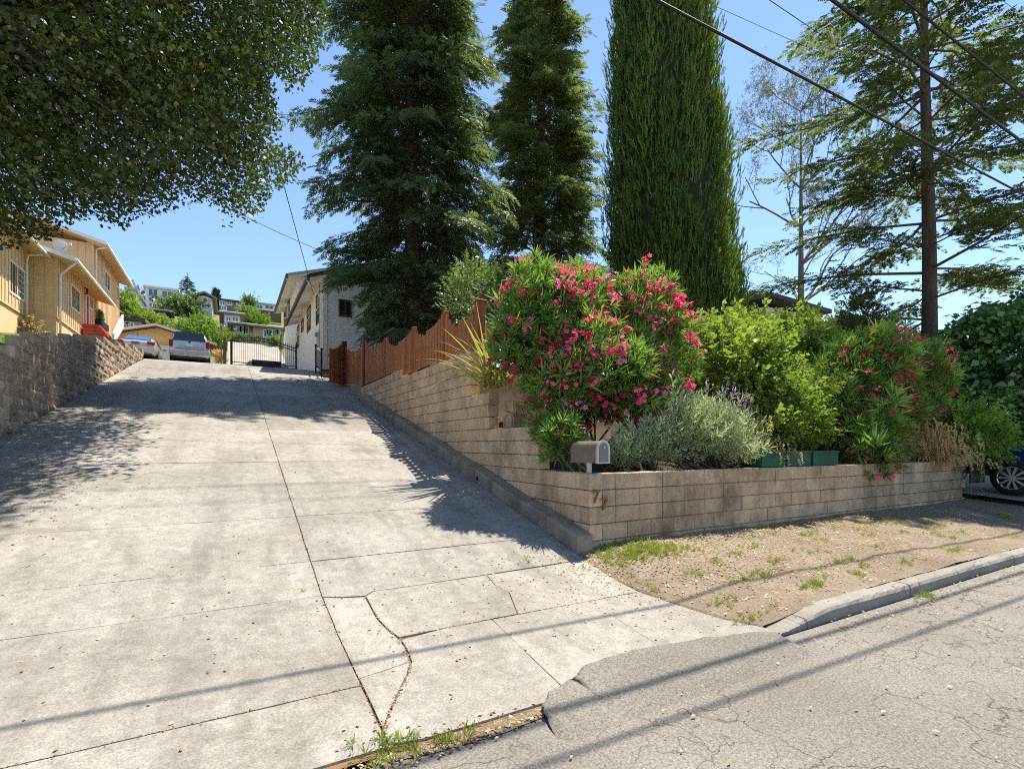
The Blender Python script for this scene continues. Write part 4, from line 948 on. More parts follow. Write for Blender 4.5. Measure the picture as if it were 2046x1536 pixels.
# ------------------------------------------------------------------ cars
def car(name, label, loc, rz, paint, stations, wheels, wr, ww, glass_bits, extras, sub=2):
    """stations along +Y (front): (y, zb, zs, zt, wb, wt) half widths; a crowned shell is lofted over them"""
    root = thing(name, loc, label, 'car', None, rz)
    mb = MB(); vs = []; k = 0
    for (y, zb_, zs_, zt_, wb_, wt_) in stations:
        ring = [(0, zb_), (wb_ * .9, zb_), (wb_, zb_ + .12), (wb_, (zb_ + zs_) / 2), (wb_ * .985, zs_), (wt_ + (wb_ * .985 - wt_) * .15, zs_ + (zt_ - zs_) * .75 if zt_ > zs_ + .05 else zs_ + .02), (wt_ * .85, zt_ - .015), (0, zt_)]
        pts = [(x, y, z) for x, z in ring] + [(-x, y, z) for x, z in ring[-2:0:-1]]
        k = len(pts); vs += pts
    n = len(stations); fs = [(i * k + j, i * k + (j + 1) % k, (i + 1) * k + (j + 1) % k, (i + 1) * k + j) for i in range(n - 1) for j in range(k)]
    fs += [tuple(range(k - 1, -1, -1)), tuple((n - 1) * k + j for j in range(k))]
    body = mb.add(vs, fs).build('body', paint, root, smooth=True, rel=False)
    m = body.modifiers.new('s', 'SUBSURF'); m.levels = 1; m.render_levels = sub
    for (x, y) in wheels:
        s = 1 if x > 0 else -1
        arch_ = MB().tube([(x - s * ww * .3, y, wr), (x + s * .015, y, wr)], wr * 1.14, 24).build('wheel_arch', M['black'], root, rel=False)
        prof = [(-ww / 2, wr * .72), (-ww / 2, wr * .93), (-ww * .36, wr), (ww * .36, wr), (ww / 2, wr * .93), (ww / 2, wr * .70)]
        wv = []; q = 28
        for px_, r_ in prof:
            for j in range(q): a = 6.2832 * j / q; wv.append((x + px_ * s + s * .02, y + r_ * math.cos(a), wr + r_ * math.sin(a)))
        ty = MB().add(wv, [(i * q + j, i * q + (j + 1) % q, (i + 1) * q + (j + 1) % q, (i + 1) * q + j) for i in range(len(prof) - 1) for j in range(q)]).build('wheel', M['rubber'], root, smooth=True, rel=False)
        xo = x + s * (ww / 2 + .012); mbr = MB()
        for j in range(10):                            # paired spokes
            a = 6.2832 * j / 10; a2 = a + .10
            c, s_ = math.cos, math.sin
            p_ = [(xo - s * .012, y + r_ * c(t_), wr + r_ * s_(t_)) for r_, t_ in ((wr * .12, a - .35), (wr * .70, a - .11), (wr * .70, a + .11), (wr * .12, a + .35))]
            mbr.prism(p_, (s * .02, 0, 0), 'x')
        mbr.tube([(xo - s * .02, y, wr), (xo + s * .01, y, wr)], wr * .17, 12)
        rimring = []
        for r_, dx in ((wr * .66, 0), (wr * .74, .006), (wr * .74, -.03), (wr * .66, -.03)):
            for j in range(q): a = 6.2832 * j / q; rimring.append((xo + s * dx, y + r_ * math.cos(a), wr + r_ * math.sin(a)))
        mbr.add(rimring, [(i * q + j, i * q + (j + 1) % q, ((i + 1) % 4) * q + (j + 1) % q, ((i + 1) % 4) * q + j) for i in range(4) for j in range(q)])
        mbr.build('rim', M['rim'], ty, rel=False)
        MB().tube([(xo - s * .09, y, wr), (xo - s * .06, y, wr)], wr * .66, 20).build('brake_disc', M['black'], ty, rel=False)
    for nm, mat, geo in glass_bits + extras:
        b_ = MB()
        for kind, dat in geo:
            if kind == 'quad':
                b_.prism(dat[0], dat[1], '')
            elif kind == 'box': b_.box(*dat)
            elif kind == 'tube': b_.tube(*dat)
        o = b_.build(nm, mat, root, rel=False)
        if nm in ('bumper', 'tail_lamp', 'mirror'): bevel(o, .025, 2)
    return root
# sedan seen from behind
sed = [(-2.38, .42, .78, .86, .70, .62), (-2.30, .30, .86, 1.00, .86, .72), (-1.9, .24, .92, 1.04, .90, .74), (-1.62, .22, .93, 1.08, .90, .70), (-.95, .22, .93, 1.43, .90, .60), (.1, .22, .93, 1.46, .90, .60), (.75, .22, .93, 1.38, .90, .62), (1.4, .22, .92, 1.03, .90, .70), (2.1, .26, .80, .90, .86, .66), (2.42, .40, .66, .74, .66, .5)]
SD = Vector((-8.05, 30.2, 0)); SD.z = zd(30.2) - .12
car('sedan', 'champagne sedan parked nose-in beside the block wall', SD, 0, M['champagne'], sed, [(.80, -1.4), (-.80, -1.4), (.80, 1.35), (-.80, 1.35)], .32, .21,
    [('rear_window', M['glass_blue'], [('quad', ([(-.60, -1.60, 1.10), (.60, -1.60, 1.10), (.50, -1.02, 1.40), (-.50, -1.02, 1.40)], (0, -.035, .03)))]),
     ('side_window', M['glass'], [('quad', ([(.845, -1.1, .97), (.845, .9, .97), (.70, .5, 1.33), (.70, -.8, 1.33)], (.03, 0, .01)))]), ('side_window', M['glass'], [('quad', ([(-.845, -1.1, .97), (-.845, .9, .97), (-.70, .5, 1.33), (-.70, -.8, 1.33)], (-.03, 0, .01)))])],
    [('tail_lamp', M['carlight'], [('box', ((.50, -2.40, .76), (.83, -2.16, .93)))]), ('tail_lamp', M['carlight'], [('box', ((-.83, -2.40, .76), (-.50, -2.16, .93)))]),
     ('bumper', M['champagne'], [('box', ((-.84, -2.46, .36), (.84, -2.22, .64)))]), ('number_plate', M['plum'], [('box', ((-.17, -2.425, .74), (.17, -2.40, .89)))]),
     ('mirror', M['champagne'], [('box', ((.90, .62, .95), (1.08, .75, 1.08)))]), ('mirror', M['champagne'], [('box', ((-1.08, .62, .95), (-.90, .75, 1.08)))]),
     ('antenna', M['black'], [('tube', ([(-.1, -.9, 1.44), (-.1, -1.0, 1.62)], .012, 6))]), ('underbody', M['black'], [('box', ((-.7, -2.2, .2), (.7, 2.1, .36)))])])
# SUV / covered pick-up seen from behind
suv = [(-2.58, .50, 1.02, 1.10, .86, .80), (-2.52, .44, 1.06, 1.45, .96, .84), (-2.40, .38, 1.10, 1.86, .99, .80), (-1.4, .36, 1.12, 1.93, .99, .78), (.2, .36, 1.12, 1.94, .99, .78), (.85, .36, 1.12, 1.84, .99, .76), (1.35, .36, 1.10, 1.28, .99, .80), (2.2, .38, 1.02, 1.12, .97, .78), (2.6, .46, .86, .94, .84, .66)]
SV = Vector((-5.75, 32.0, 0)); SV.z = zd(32.0) - .14
car('suv', 'silver sport utility vehicle with dark rear window parked by the garage', SV, 0, M['silver'], suv, [(.86, -1.6), (-.86, -1.6), (.86, 1.55), (-.86, 1.55)], .39, .25,
    [('rear_window', M['glass'], [('quad', ([(-.80, -2.50, 1.30), (.80, -2.50, 1.30), (.68, -2.42, 1.80), (-.68, -2.42, 1.80)], (0, -.07, .01)))]),
     ('side_window', M['glass'], [('quad', ([(.93, -2.2, 1.2), (.93, .9, 1.2), (.80, .5, 1.75), (.80, -2.1, 1.75)], (.03, 0, 0)))]), ('side_window', M['glass'], [('quad', ([(-.93, -2.2, 1.2), (-.93, .9, 1.2), (-.80, .5, 1.75), (-.80, -2.1, 1.75)], (-.03, 0, 0)))])],
    [('tail_lamp', M['carlight'], [('box', ((.80, -2.62, .92), (.985, -2.40, 1.32)))]), ('tail_lamp', M['carlight'], [('box', ((-.985, -2.62, .92), (-.80, -2.40, 1.32)))]),
     ('bumper', M['alu'], [('box', ((-.98, -2.74, .52), (.98, -2.50, .74)))]), ('number_plate', M['plate'], [('box', ((-.17, -2.655, .98), (.17, -2.63, 1.12)))]), ('badge', M['black'], [('box', ((-.06, -2.62, 1.22), (.06, -2.60, 1.27)))]),
     ('mirror', M['silver'], [('box', ((.98, .75, 1.15), (1.2, .9, 1.36)))]), ('mirror', M['silver'], [('box', ((-1.2, .75, 1.15), (-.98, .9, 1.36)))]),
     ('tailgate_trim', M['alu'], [('box', ((-.7, -2.64, .86), (.7, -2.62, .90)))]), ('underbody', M['black'], [('box', ((-.8, -2.4, .3), (.8, 2.3, .5)))])])
# blue car nosed up the neighbouring drive, only its front corner in view
bl_ = [(-2.3, .5, .95, 1.05, .78, .7), (-2.2, .35, 1.0, 1.5, .9, .75), (-1.6, .30, 1.02, 1.66, .92, .70), (-.2, .30, 1.02, 1.68, .92, .70), (.45, .30, 1.02, 1.56, .92, .70), (1.05, .30, 1.0, 1.12, .92, .76), (1.75, .33, .92, 1.04, .90, .74), (2.15, .40, .80, .90, .80, .62), (2.28, .50, .66, .72, .62, .5)]
car('parked_car', 'blue car behind the far end of the street wall', (12.32, -1.92, .42), 0, M['blue'], bl_, [(.80, -1.4), (-.80, -1.4), (.80, 1.42), (-.80, 1.42)], .36, .24,
    [('windscreen', M['glass'], [('quad', ([(-.70, 1.02, 1.10), (.70, 1.02, 1.10), (.60, .50, 1.52), (-.60, .50, 1.52)], (0, .035, .03)))]), ('side_window', M['glass'], [('quad', ([(-.875, -1.9, 1.07), (-.875, .75, 1.07), (-.75, .4, 1.5), (-.75, -1.7, 1.5)], (-.03, 0, 0)))])],
    [('bumper', M['blue'], [('box', ((-.72, 2.12, .42), (.72, 2.33, .66)))]), ('headlamp', M['plate'], [('box', ((-.84, 1.86, .74), (-.56, 2.15, .90)))]), ('headlamp', M['plate'], [('box', ((.56, 1.86, .74), (.84, 2.15, .90)))]),
     ('mirror', M['blue'], [('box', ((-1.08, .55, 1.05), (-.9, .72, 1.2)))]), ('door_handle', M['alu'], [('box', ((-.945, -.2, .92), (-.925, .02, .95)))]), ('side_skirt', M['black'], [('box', ((-.93, -1.0, .27), (-.90, 1.0, .40)))])])

# ------------------------------------------------------------------ houses on the hill and the neighbours' roofs
def hill_house(name, label, b, px0, px1, yt, yb, depth, mat, roof, wins, roofmat='roofgrey', trim='white', glass='glass_blue', cat='house'):
    p0 = on_b(px0, yb, b); p1 = on_b(px1, yb, b); zt_ = on_b((px0 + px1) / 2, yt, b).z; zb_ = min(p0.z, p1.z)
    t = thing(name, ((p0.x + p1.x) / 2, b + depth / 2, zb_), label, cat)
    hbox(t, 'wall', (p0.x, b, zb_ - 6), (p1.x, b + depth, zt_), mat)
    h = zt_ - zb_
    if roof == 'flat': hbox(t, 'roof', (p0.x - .3, b - .4, zt_ + .002), (p1.x + .3, b + depth + .3, zt_ + .3), M[roofmat])
    elif roof == 'gable_front': gable_roof(t, 'roof', p0.x - .6, p1.x + .6, b - .6, b + depth, zt_ - .05, .45, M[roofmat], .25); w_ = (p1.x - p0.x) / 2; MB().add([(p0.x, b, zt_), (p1.x, b, zt_), ((p0.x + p1.x) / 2, b, zt_ + .45 * w_ - .1), (p0.x, b + .3, zt_), (p1.x, b + .3, zt_), ((p0.x + p1.x) / 2, b + .3, zt_ + .45 * w_ - .1)], [(0, 1, 2), (3, 5, 4), (0, 2, 5, 3), (1, 4, 5, 2)]).build('gable', mat, t)
    elif roof == 'low':
        MB().add([(p0.x - .6, b - .8, zt_ - .1), (p1.x + .6, b - .8, zt_ - .1), (p1.x + .6, b + depth / 2, zt_ + 1.1), (p0.x - .6, b + depth / 2, zt_ + 1.1), (p1.x + .6, b + depth + .6, zt_ - .1), (p0.x - .6, b + depth + .6, zt_ - .1), (p0.x - .6, b - .8, zt_ + .1), (p1.x + .6, b - .8, zt_ + .1), (p1.x + .6, b + depth / 2, zt_ + 1.3), (p0.x - .6, b + depth / 2, zt_ + 1.3), (p1.x + .6, b + depth + .6, zt_ + .1), (p0.x - .6, b + depth + .6, zt_ + .1)],
            [(0, 1, 2, 3), (3, 2, 4, 5), (6, 9, 8, 7), (9, 11, 10, 8), (0, 6, 7, 1), (1, 7, 8, 2), (2, 8, 10, 4), (4, 10, 11, 5), (5, 11, 9, 3), (3, 9, 6, 0)]).build('roof', M[roofmat], t)
    for (x0, x1, y0, y1) in wins:
        q0 = on_b(x0, y1, b); q1 = on_b(x1, y0, b); window_b(t, b - .002, q0.x, q1.x, q0.z, q1.z, M[glass], M[trim], .16, 1 if x1 - x0 > 6 else 0)
    return t
hill_house('hill_house', 'white modern three-storey house on the hill left of the pine', 96, 290, 354, 578, 640, 10, M['siding'], 'flat',
    [(297, 314, 579, 590), (324, 345, 584, 592), (298, 303, 594, 601), (306, 311, 594, 601), (314, 319, 594, 601), (299, 309, 607, 613), (312, 319, 606, 613)], 'white')
hill_house('hill_house', 'grey gabled house on the hill right of the pine', 90, 392, 424, 595, 630, 10, plain('grey_green_siding', (.45, .50, .46), .8), 'gable_front',
    [(407, 413, 596, 602), (404, 408, 608, 613), (411, 416, 608, 613), (418, 421, 608, 613), (406, 412, 621, 626)], 'roofgrey')
hill_house('townhouse', 'dark row of hill townhouses behind the slim cypress', 104, 437, 489, 603, 640, 10, plain('dark_shingle_wall', (.17, .165, .155), .9), 'flat',
    [(440, 448, 603, 608), (454, 462, 603, 608), (474, 481, 605, 609), (443, 451, 613, 618), (478, 484, 616, 621)], 'roofdark')
hill_house('hill_house', 'long pale low building on the hill above the timber terraces', 112, 505, 556, 609, 622, 9, M['siding'], 'flat', [(512, 524, 611, 615), (530, 545, 612, 616)], 'alu')
hill_house('hill_house', 'pale blue house below the dark townhouses on the slope', 72, 447, 480, 628, 648, 8, plain('pale_blue_siding', (.42, .50, .60), .8), 'low', [(452, 460, 634, 641), (465, 475, 634, 641)], 'roofgrey')
hill_house('hill_house', 'tan bungalow with triple white windows above the iron gate', 60, 466, 505, 650, 688, 9, plain('tan_stucco', (.40, .34, .27), .85), 'low', [(474, 479, 654, 664), (482, 487, 654, 664), (490, 495, 655, 665)], 'roofgrey')
hill_house('hill_house', 'tan bungalow with a wide bay window behind the iron gate', 58, 506, 566, 656, 690, 9, plain('beige_stucco', (.44, .38, .31), .85), 'low', [(528, 532, 660, 672), (536, 552, 661, 672), (555, 558, 661, 672)], 'roofgrey')
hill_house('hill_house', 'grey-blue house with blue sliding windows above the garage', 56, 236, 283, 641, 676, 9, plain('grey_blue_stucco', (.36, .42, .46), .85), 'flat', [(241, 253, 647, 657), (255, 265, 647, 657)], 'roofdark')
hill_house('hill_house', 'brown low-roofed house partly hidden by hillside shrubs', 78, 283, 330, 622, 640, 8, plain('brown_stucco', (.26, .22, .18), .85), 'low', [(288, 306, 625, 631)], 'roofdark')
hill_house('hill_house', 'tall pale house edge just right of the peach house eave', 74, 255, 270, 580, 615, 8, M['siding'], 'flat', [(257, 260, 590, 600)], 'alu')
TR = thing('timber_terrace', on_b(535, 640, 100), 'dark timber terraced retaining walls on the far slope', 'wall')
for j in range(5):
    q0, q1 = on_b(514 - j * 2, 618 + 6 * j, 106 - 3 * j), on_b(562, 622 + 6 * j, 106 - 3 * j)
    hbox(TR, 'plank', (q0.x, q0.y, q1.z - 2.5), (q1.x, q0.y + .3, q0.z), M['wood_dark'])
# neighbours to the right, only roofs show over the shrubs
NH = thing('house', (19, 15, 6), 'neighbouring house whose dark eave shows behind the privet', 'house')
e0, e1 = on_b(1540, 592, 10.5), on_b(1662, 626, 10.5)
hbox(NH, 'wall', (e0.x + .6, 11.2, 2), (e1.x - .9, 18, e1.z - .1), M['cream'])
MB().add([(e0.x, 10.5, e0.z), (e1.x, 10.5, e1.z), (e1.x, 18.6, e1.z), (e0.x, 18.6, e0.z), (e0.x, 10.5, e0.z + .22), (e1.x, 10.5, e1.z + .22), (e1.x, 18.6, e1.z + .22), (e0.x, 18.6, e0.z + .22), (e0.x - 4, 10.5, e0.z - 1.0), (e0.x - 4, 18.6, e0.z - 1.0), (e0.x - 4, 10.5, e0.z - .78), (e0.x - 4, 18.6, e0.z - .78)],
    [(0, 1, 2, 3), (4, 7, 6, 5), (0, 4, 5, 1), (1, 5, 6, 2), (2, 6, 7, 3), (8, 0, 3, 9), (10, 11, 7, 4), (8, 10, 4, 0), (9, 3, 7, 11), (8, 9, 11, 10)]).build('roof', M['roofdark'], NH)
NR = thing('house', on_b(1850, 740, 9.0), 'neighbouring house with grey shingle roof behind the cedar trunk', 'house')
r0, r1_ = on_b(1790, 700, 9.0), on_b(1990, 700, 9.0); rz_ = on_b(1850, 668, 11.5).z
hbox(NR, 'wall', (r0.x + .6, 9.5, .5), (r1_.x, 14, r0.z - .1), M['cream'])
MB().add([(r0.x, 8.8, r0.z - .15), (r1_.x + 1, 8.8, r0.z - .15), (r1_.x + 1, 11.5, rz_), (r0.x, 11.5, rz_), (r1_.x + 1, 14.5, r0.z - .15), (r0.x, 14.5, r0.z - .15), (r0.x, 8.8, r0.z + .0), (r1_.x + 1, 8.8, r0.z + .0), (r1_.x + 1, 11.5, rz_ + .15), (r0.x, 11.5, rz_ + .15), (r1_.x + 1, 14.5, r0.z), (r0.x, 14.5, r0.z)],
    [(0, 1, 2, 3), (3, 2, 4, 5), (6, 9, 8, 7), (9, 11, 10, 8), (0, 6, 7, 1), (1, 7, 8, 2), (2, 8, 10, 4), (4, 10, 11, 5), (5, 11, 9, 3), (3, 9, 6, 0)]).build('roof', M['roofgrey'], NR)

# ------------------------------------------------------------------ overhead wires (poles stand outside the picture)
def wire(name, label, p0, p1, sag, r, n=40, cat='cable', group='overhead wires'):
    p0 = Vector(p0); p1 = Vector(p1)
    pts = [p0.lerp(p1, k / n) - Vector((0, 0, sag * 4 * (k / n) * (1 - k / n))) for k in range(n + 1)]
    o = MB().tube(pts, r, 6).build(name, M['cable'], smooth=True); tag(o, label, cat, group); return o
def wire_px(name, label, A, dA, B, dB, r, sag=.0, ext=1.5):
    a = at(*A, dA); b = at(*B, dB); v = b - a
    return wire(name, label, a - v * ext, b + v * ext, sag, r)
ZW = 8.0
def wpt(px, py, z):
    d = (z - 1.5) / ((890 - py) / 1000); return at(px, py, d)
def wire2(label, A, B, z, r, ext=2.0):
    a = wpt(*A, z); b = wpt(*B, z); v = b - a; return wire('power_cable', label, a - v * ext, b + v * ext, 0, r, 12)
wire2('lowest thick black cable crossing in front of the cypress', (1310, 0), (2046, 390), 6.9, .019)
wire2('thin grey wire just above the lowest cable', (1400, 0), (2046, 290), 17, .009)
wire2('black cable crossing the sky left of the cedar top', (1536, 0), (2046, 345), 16, .013)
wire2('thickest twisted black cable over the cedar crown', (1662, 0), (2046, 287), 7.0, .024)
wire2('slim wire right beside the thickest twisted cable', (1700, 0), (2046, 250), 17, .010)
wire2('black cable high over the right side of the cedar', (1805, 0), (2046, 193), 7.2, .018)
wire2('thin wire at the top right corner of the sky', (2000, 0), (2046, 34), 18, .009)
a = wpt(556, 372, 9.5); tgt = Vector((-.5, 18.9, 8.2))
wire('service_drop', 'steep service wire dropping to the white house wall', tgt, on_b(556, 330, 9.5), .02, .012)
wire('service_drop', 'slanting service wire running behind the redwood to the white house', Vector((1.5, 18.3, 9.6)), on_b(300, 330, 16), .25, .012)
wire('garden_cable', 'thin line low across the sky behind the cedar trunk', on_b(1500, 700, 20), on_b(2046, 620, 20), .2, .014)

# ================================================================== TREES AND SHRUBS
def limb_tubes(parent, name, segs, mat, n=5):
    mb_ = MB()
    for pts, rad in segs: mb_.tube(pts, rad, n, cap=False)
    return tag(mb_.build(name, mat, parent, smooth=True, fix=False), kind='stuff' if name in ('limbs', 'stems') else None)
def trunk_tube(parent, base, top, r0, r1, mat, wob=.15, seed=1, n=12, flare=1.5, segs=14):
    rg_ = random.Random(seed); pts = []; rad = []
    for k in range(segs + 1):
        s = k / segs; p = Vector(base).lerp(Vector(top), s) + Vector((math.sin(s * 5 + seed) * wob * s * (1 - s) * 2, math.cos(s * 4 + seed) * wob * s * (1 - s) * 2, 0))
        pts.append(p); rad.append((r0 + (r1 - r0) * s) * (1 + (flare - 1) * math.exp(-s * 22)) * (1 + rg_.uniform(-.04, .04)))
    return MB().tube(pts, rad, n).build('trunk', mat, parent, smooth=True, fix=False), pts
def conifer(name, label, base, height, Rf, nl, z0, tmpl, mat, seed, spray=(.45, .75), droop=.35, up=.25, density=1.0, trunk_r=.4, bark='bark', poly=None, jit=6, subk=.34, sub_n=9, flat=.35, start=.22, group=None, thick=.35, lean=(0, 0), limbk=.02, whorl=0, var=(.72, 1.08)):
    rng = np.random.default_rng(seed); base = Vector(base)
    t = thing(name, base, label, 'tree', group)
    trunk_tube(t, base - Vector((0, 0, .5)), base + Vector((lean[0], lean[1], height)), trunk_r, .04, M[bark], .3, seed)
    P = []; X = []; Zn = []; SC = []; RN = []; segs = []
    ga = 2.39996
    for i in range(nl):
        h = z0 + (height - z0) * ((i + .5) / nl) ** .92
        if whorl: h = z0 + round((h - z0) / whorl) * whorl + rng.normal(0, .10)
        az = i * ga + rng.normal(0, .25); L = Rf(h, az) * rng.uniform(*var)
        if L < .25: continue
        d = np.array([math.cos(az), math.sin(az), 0.]); side = np.array([-d[1], d[0], 0.])
        c = np.array([base.x + lean[0] * h / height, base.y + lean[1] * h / height, base.z + h]); uu = up * rng.uniform(.5, 1.5); dd = droop * rng.uniform(.7, 1.3)
        f = lambda s: c + d * L * s + np.array([0, 0, uu * L * s - dd * L * s * s]) + side * .10 * L * (math.sin(s * 3 + i) - math.sin(i))
        segs.append(([tuple(f(s)) for s in (0, .3, .6, .88)], [max(.010, limbk * L ** .8) * q for q in (1, .75, .45, .15)]))
        lr = rng.uniform(-.22, .22)
        m_ = max(3, int(sub_n * density * (.5 + L / 4)))
        for k in range(m_):
            s = start + (1 - start) * (k + rng.uniform(.2, .8)) / m_; p = f(s); tg = unit(f(min(1.05, s + .05)) - f(s - .03))
            for sg in (-1, 1):
                sl = (subk * L * (1.15 - s) + .12) * rng.uniform(.6, 1.2); an = R(rng.uniform(35, 70)) * sg
                sd = unit(tg * math.cos(an) + side * math.sin(an) + np.array([0, 0, rng.normal(-.10, .12)]))
                ns = max(1, int(sl / .28 * density + .5))
                for j in range(ns):
                    q = p + sd * sl * (j + .3) / ns + rng.normal(0, .05, 3)
                    P.append(q); X.append(unit(sd * .8 + tg * .5 + np.array([0, 0, -.28 * flat * 2]) + rng.normal(0, .25, 3)))
                    Zn.append(np.array([0, 0, 1.]) + rng.normal(0, thick, 3)); SC.append(rng.uniform(*spray)); RN.append(np.clip(.5 + lr + rng.normal(0, .16), 0, 1))
        P.append(f(1.0)); X.append(tg); Zn.append(np.array([0, 0, 1.]) + rng.normal(0, .2, 3)); SC.append(spray[1]); RN.append(.8)
    P = np.array(P); X = np.array(X); Zn = np.array(Zn); SC = np.array(SC); RN = np.array(RN)
    if poly is not None:
        tip = P + X * SC[:, None] * .6
        x, y, d = project(tip); ok = inside(poly, x + rng.normal(0, jit, x.shape), y + rng.normal(0, jit, y.shape)) | (y < -20)
        P, X, Zn, SC, RN = P[ok], X[ok], Zn[ok], SC[ok], RN[ok]
    print(name, len(P), len(P) * len(tmpl[1]) * 2)
    scatter('crown', tmpl, P, X, Zn, SC, mat, t, RN, rng)
    limb_tubes(t, 'limbs', segs, M['twig'])
    return t
rT = np.random.default_rng(1)
T_red = spray_tmpl(rT, 6, 42, .085, .42, .12); T_cedar = spray_tmpl(rT, 5, 58, .15, .34, .05)
# --- near redwood (fills the middle of the picture)
RW = (2.35, 13.6, 3.5)
polyR = [(625, -60), (640, 60), (655, 150), (640, 190), (555, 205), (545, 240), (600, 270), (585, 330), (600, 380), (618, 420), (585, 450), (622, 500), (655, 540), (648, 590), (690, 640), (720, 665), (800, 690), (880, 690), (930, 640), (985, 560), (975, 520), (1000, 470), (1048, 410), (1030, 360), (1000, 330), (960, 250), (990, 150), (945, 60), (950, -60)]
conifer('redwood_tree', 'large dark redwood tree right behind the picket fence', RW, 25, lambda h, az: (4.0 if h < 13 else 4.0 * (25.6 - h) / 12.6) * (.85 + .15 * math.sin(h * 1.9 + az * 2)) * (.8 + .2 * min(1, h / 3)), 360, .5, T_red, M['redwood'], 3, (.34, .66), .42, .2, 1.35, .36, var=(.6, 1.2), poly=polyR, jit=9, flat=.5, start=.2)
# --- second redwood further back
polyR2 = [(945, -60), (960, 60), (955, 130), (940, 250), (950, 420), (960, 560), (1000, 600), (1160, 600), (1215, 570), (1205, 470), (1190, 420), (1222, 330), (1180, 290), (1225, 210), (1175, 180), (1160, 130), (1200, 60), (1165, 40), (1150, -60)]
b2 = at(1078, 640, 26)
conifer('redwood_tree', 'paler redwood tree behind the dark one', (b2.x, b2.y, 4.5), 27, lambda h, az: (4.9 - .085 * h if h < 12 else 3.88 * (28 - h) / 16) * (.82 + .18 * math.sin(h * 1.4 + az * 3)), 300, 1.0, T_red, M['redwood2'], 5, (.5, .9), .30, .25, 1.1, .42, var=(.6, 1.2), poly=polyR2, jit=10)
# --- dense columnar cypress
def cypress(name, label, base, H, Rf, n, seed, lobes=60, mat='cypress', size=(.35, .6), core=True):
    rng = np.random.default_rng(seed); base = Vector(base); t = thing(name, base, label, 'tree')
    trunk_tube(t, base - Vector((0, 0, .4)), base + Vector((0, 0, H * .9)), .35, .05, M['bark'], .1, seed)
    MB().tube([base + Vector((-.045 * h_ * (H > 10), .025 * h_ * (H > 10), h_)) for h_ in np.linspace(.2, H * .97, 14)], [max(.02, Rf(h_) * .78) for h_ in np.linspace(.2, H * .97, 14)], 14).build('inner_core', M['innercore'], t, smooth=True)  # solid core added to block light through the crown, dark like its shaded inside
    # upright plumes: each a spindle rising along the surface
    L_h = rng.permutation(lobes) / lobes * H * .97 - .6; L_a = np.arange(lobes) * 2.39996; L_len = rng.uniform(1.8, 4.6, lobes); L_r = rng.uniform(.32, .75, lobes); L_o = rng.uniform(-.75, -.10, lobes); L_c = rng.uniform(-.3, .3, lobes)
    idx = rng.integers(0, lobes, n); s = rng.random(n)
    h = L_h[idx] + L_len[idx] * s; rad0 = np.array([Rf(x) for x in np.minimum(h, H)])
    spin = L_r[idx] * np.sin(np.pi * np.clip(s * .9 + .08, 0, 1)) ** .7 * (1 - .5 * s)
    off = unit(rng.normal(0, 1, (n, 3))) * (rng.random(n) ** .35 * spin)[:, None]
    rr = np.maximum(.02, rad0 + L_o[idx] * np.minimum(1, rad0))
    lean = np.array([-.045, .025])
    P = np.stack([base.x + rr * np.cos(L_a[idx]), base.y + rr * np.sin(L_a[idx]), base.z + h], 1) + off * np.array([1, 1, .8])
    outd = np.stack([np.cos(L_a[idx]), np.sin(L_a[idx]), 0 * h], 1)
    ok = (h < H * 1.01) & (np.sum(off * outd, 1) > -.2)
    # even background coat, toned darker to paint shade between the plumes
    m = n // 2; hb = rng.random(m) * H; ab = rng.random(m) * 6.283; rb = np.array([Rf(x) for x in hb]) * rng.uniform(.72, .92, m)
    Pb = np.stack([base.x + rb * np.cos(ab), base.y + rb * np.sin(ab), base.z + hb], 1); ob = np.stack([np.cos(ab), np.sin(ab), 0 * ab], 1)
    P = np.concatenate([P[ok], Pb]); od = np.concatenate([unit(outd[ok] * .6 + unit(off[ok]) * .6), ob]); rn_ = np.concatenate([np.clip(.5 + L_c[idx][ok] + rng.normal(0, .15, ok.sum()), 0, 1), np.clip(.3 + rng.normal(0, .2, m), 0, 1)])
    P[:, :2] += lean * (P[:, 2:3] - base.z) * (H > 10)
    X = unit(np.array([0, 0, 1.]) * rng.uniform(.9, 1.6, (len(P), 1)) + od * .28 + rng.normal(0, .2, P.shape))
    tm = tuft_tmpl(rng, 9, 22, .09, (.4, .85), .8)
    scatter('crown', tm, P, X, rng.normal(0, 1, P.shape), rng.uniform(size[0], size[1], len(P)), M[mat], t, rn_, rng)
    return t
cb = at(1358, 640, 18)
cypress('cypress_tree', 'tall dense green columnar cypress behind the oleanders', (cb.x, cb.y, 3.2), 20, lambda h: 2.75 * (1 - .026 * h) * (.82 + .18 * min(1, h / 3)) if h < 15 else max(.05, 1.68 * (20.2 - h) / 5.2), 24000, 8, 170, size=(.20, .36))
# --- big cedar on the right: long level limbs in plates, sky between
polyC = None
cz = at(1850, 760, 17)
conifer('cedar_tree', 'wide spreading cedar with level branches on the right', (cz.x, cz.y, .8), 22, lambda h, az: (0 if h < 4.9 else (6.6 if h < 13 else 6.6 * (23.5 - h) / 10.5)) * (.55 + .45 * abs(math.sin(az * 1.3 + h * 1.7))), 88, 4.9, T_cedar, M['cedar_needle'], 21, (.30, .52), .14, .12, 1.15, .28, 'bark', whorl=.85, flat=.12, start=.2, subk=.22, sub_n=15, thick=.25, limbk=.0125)
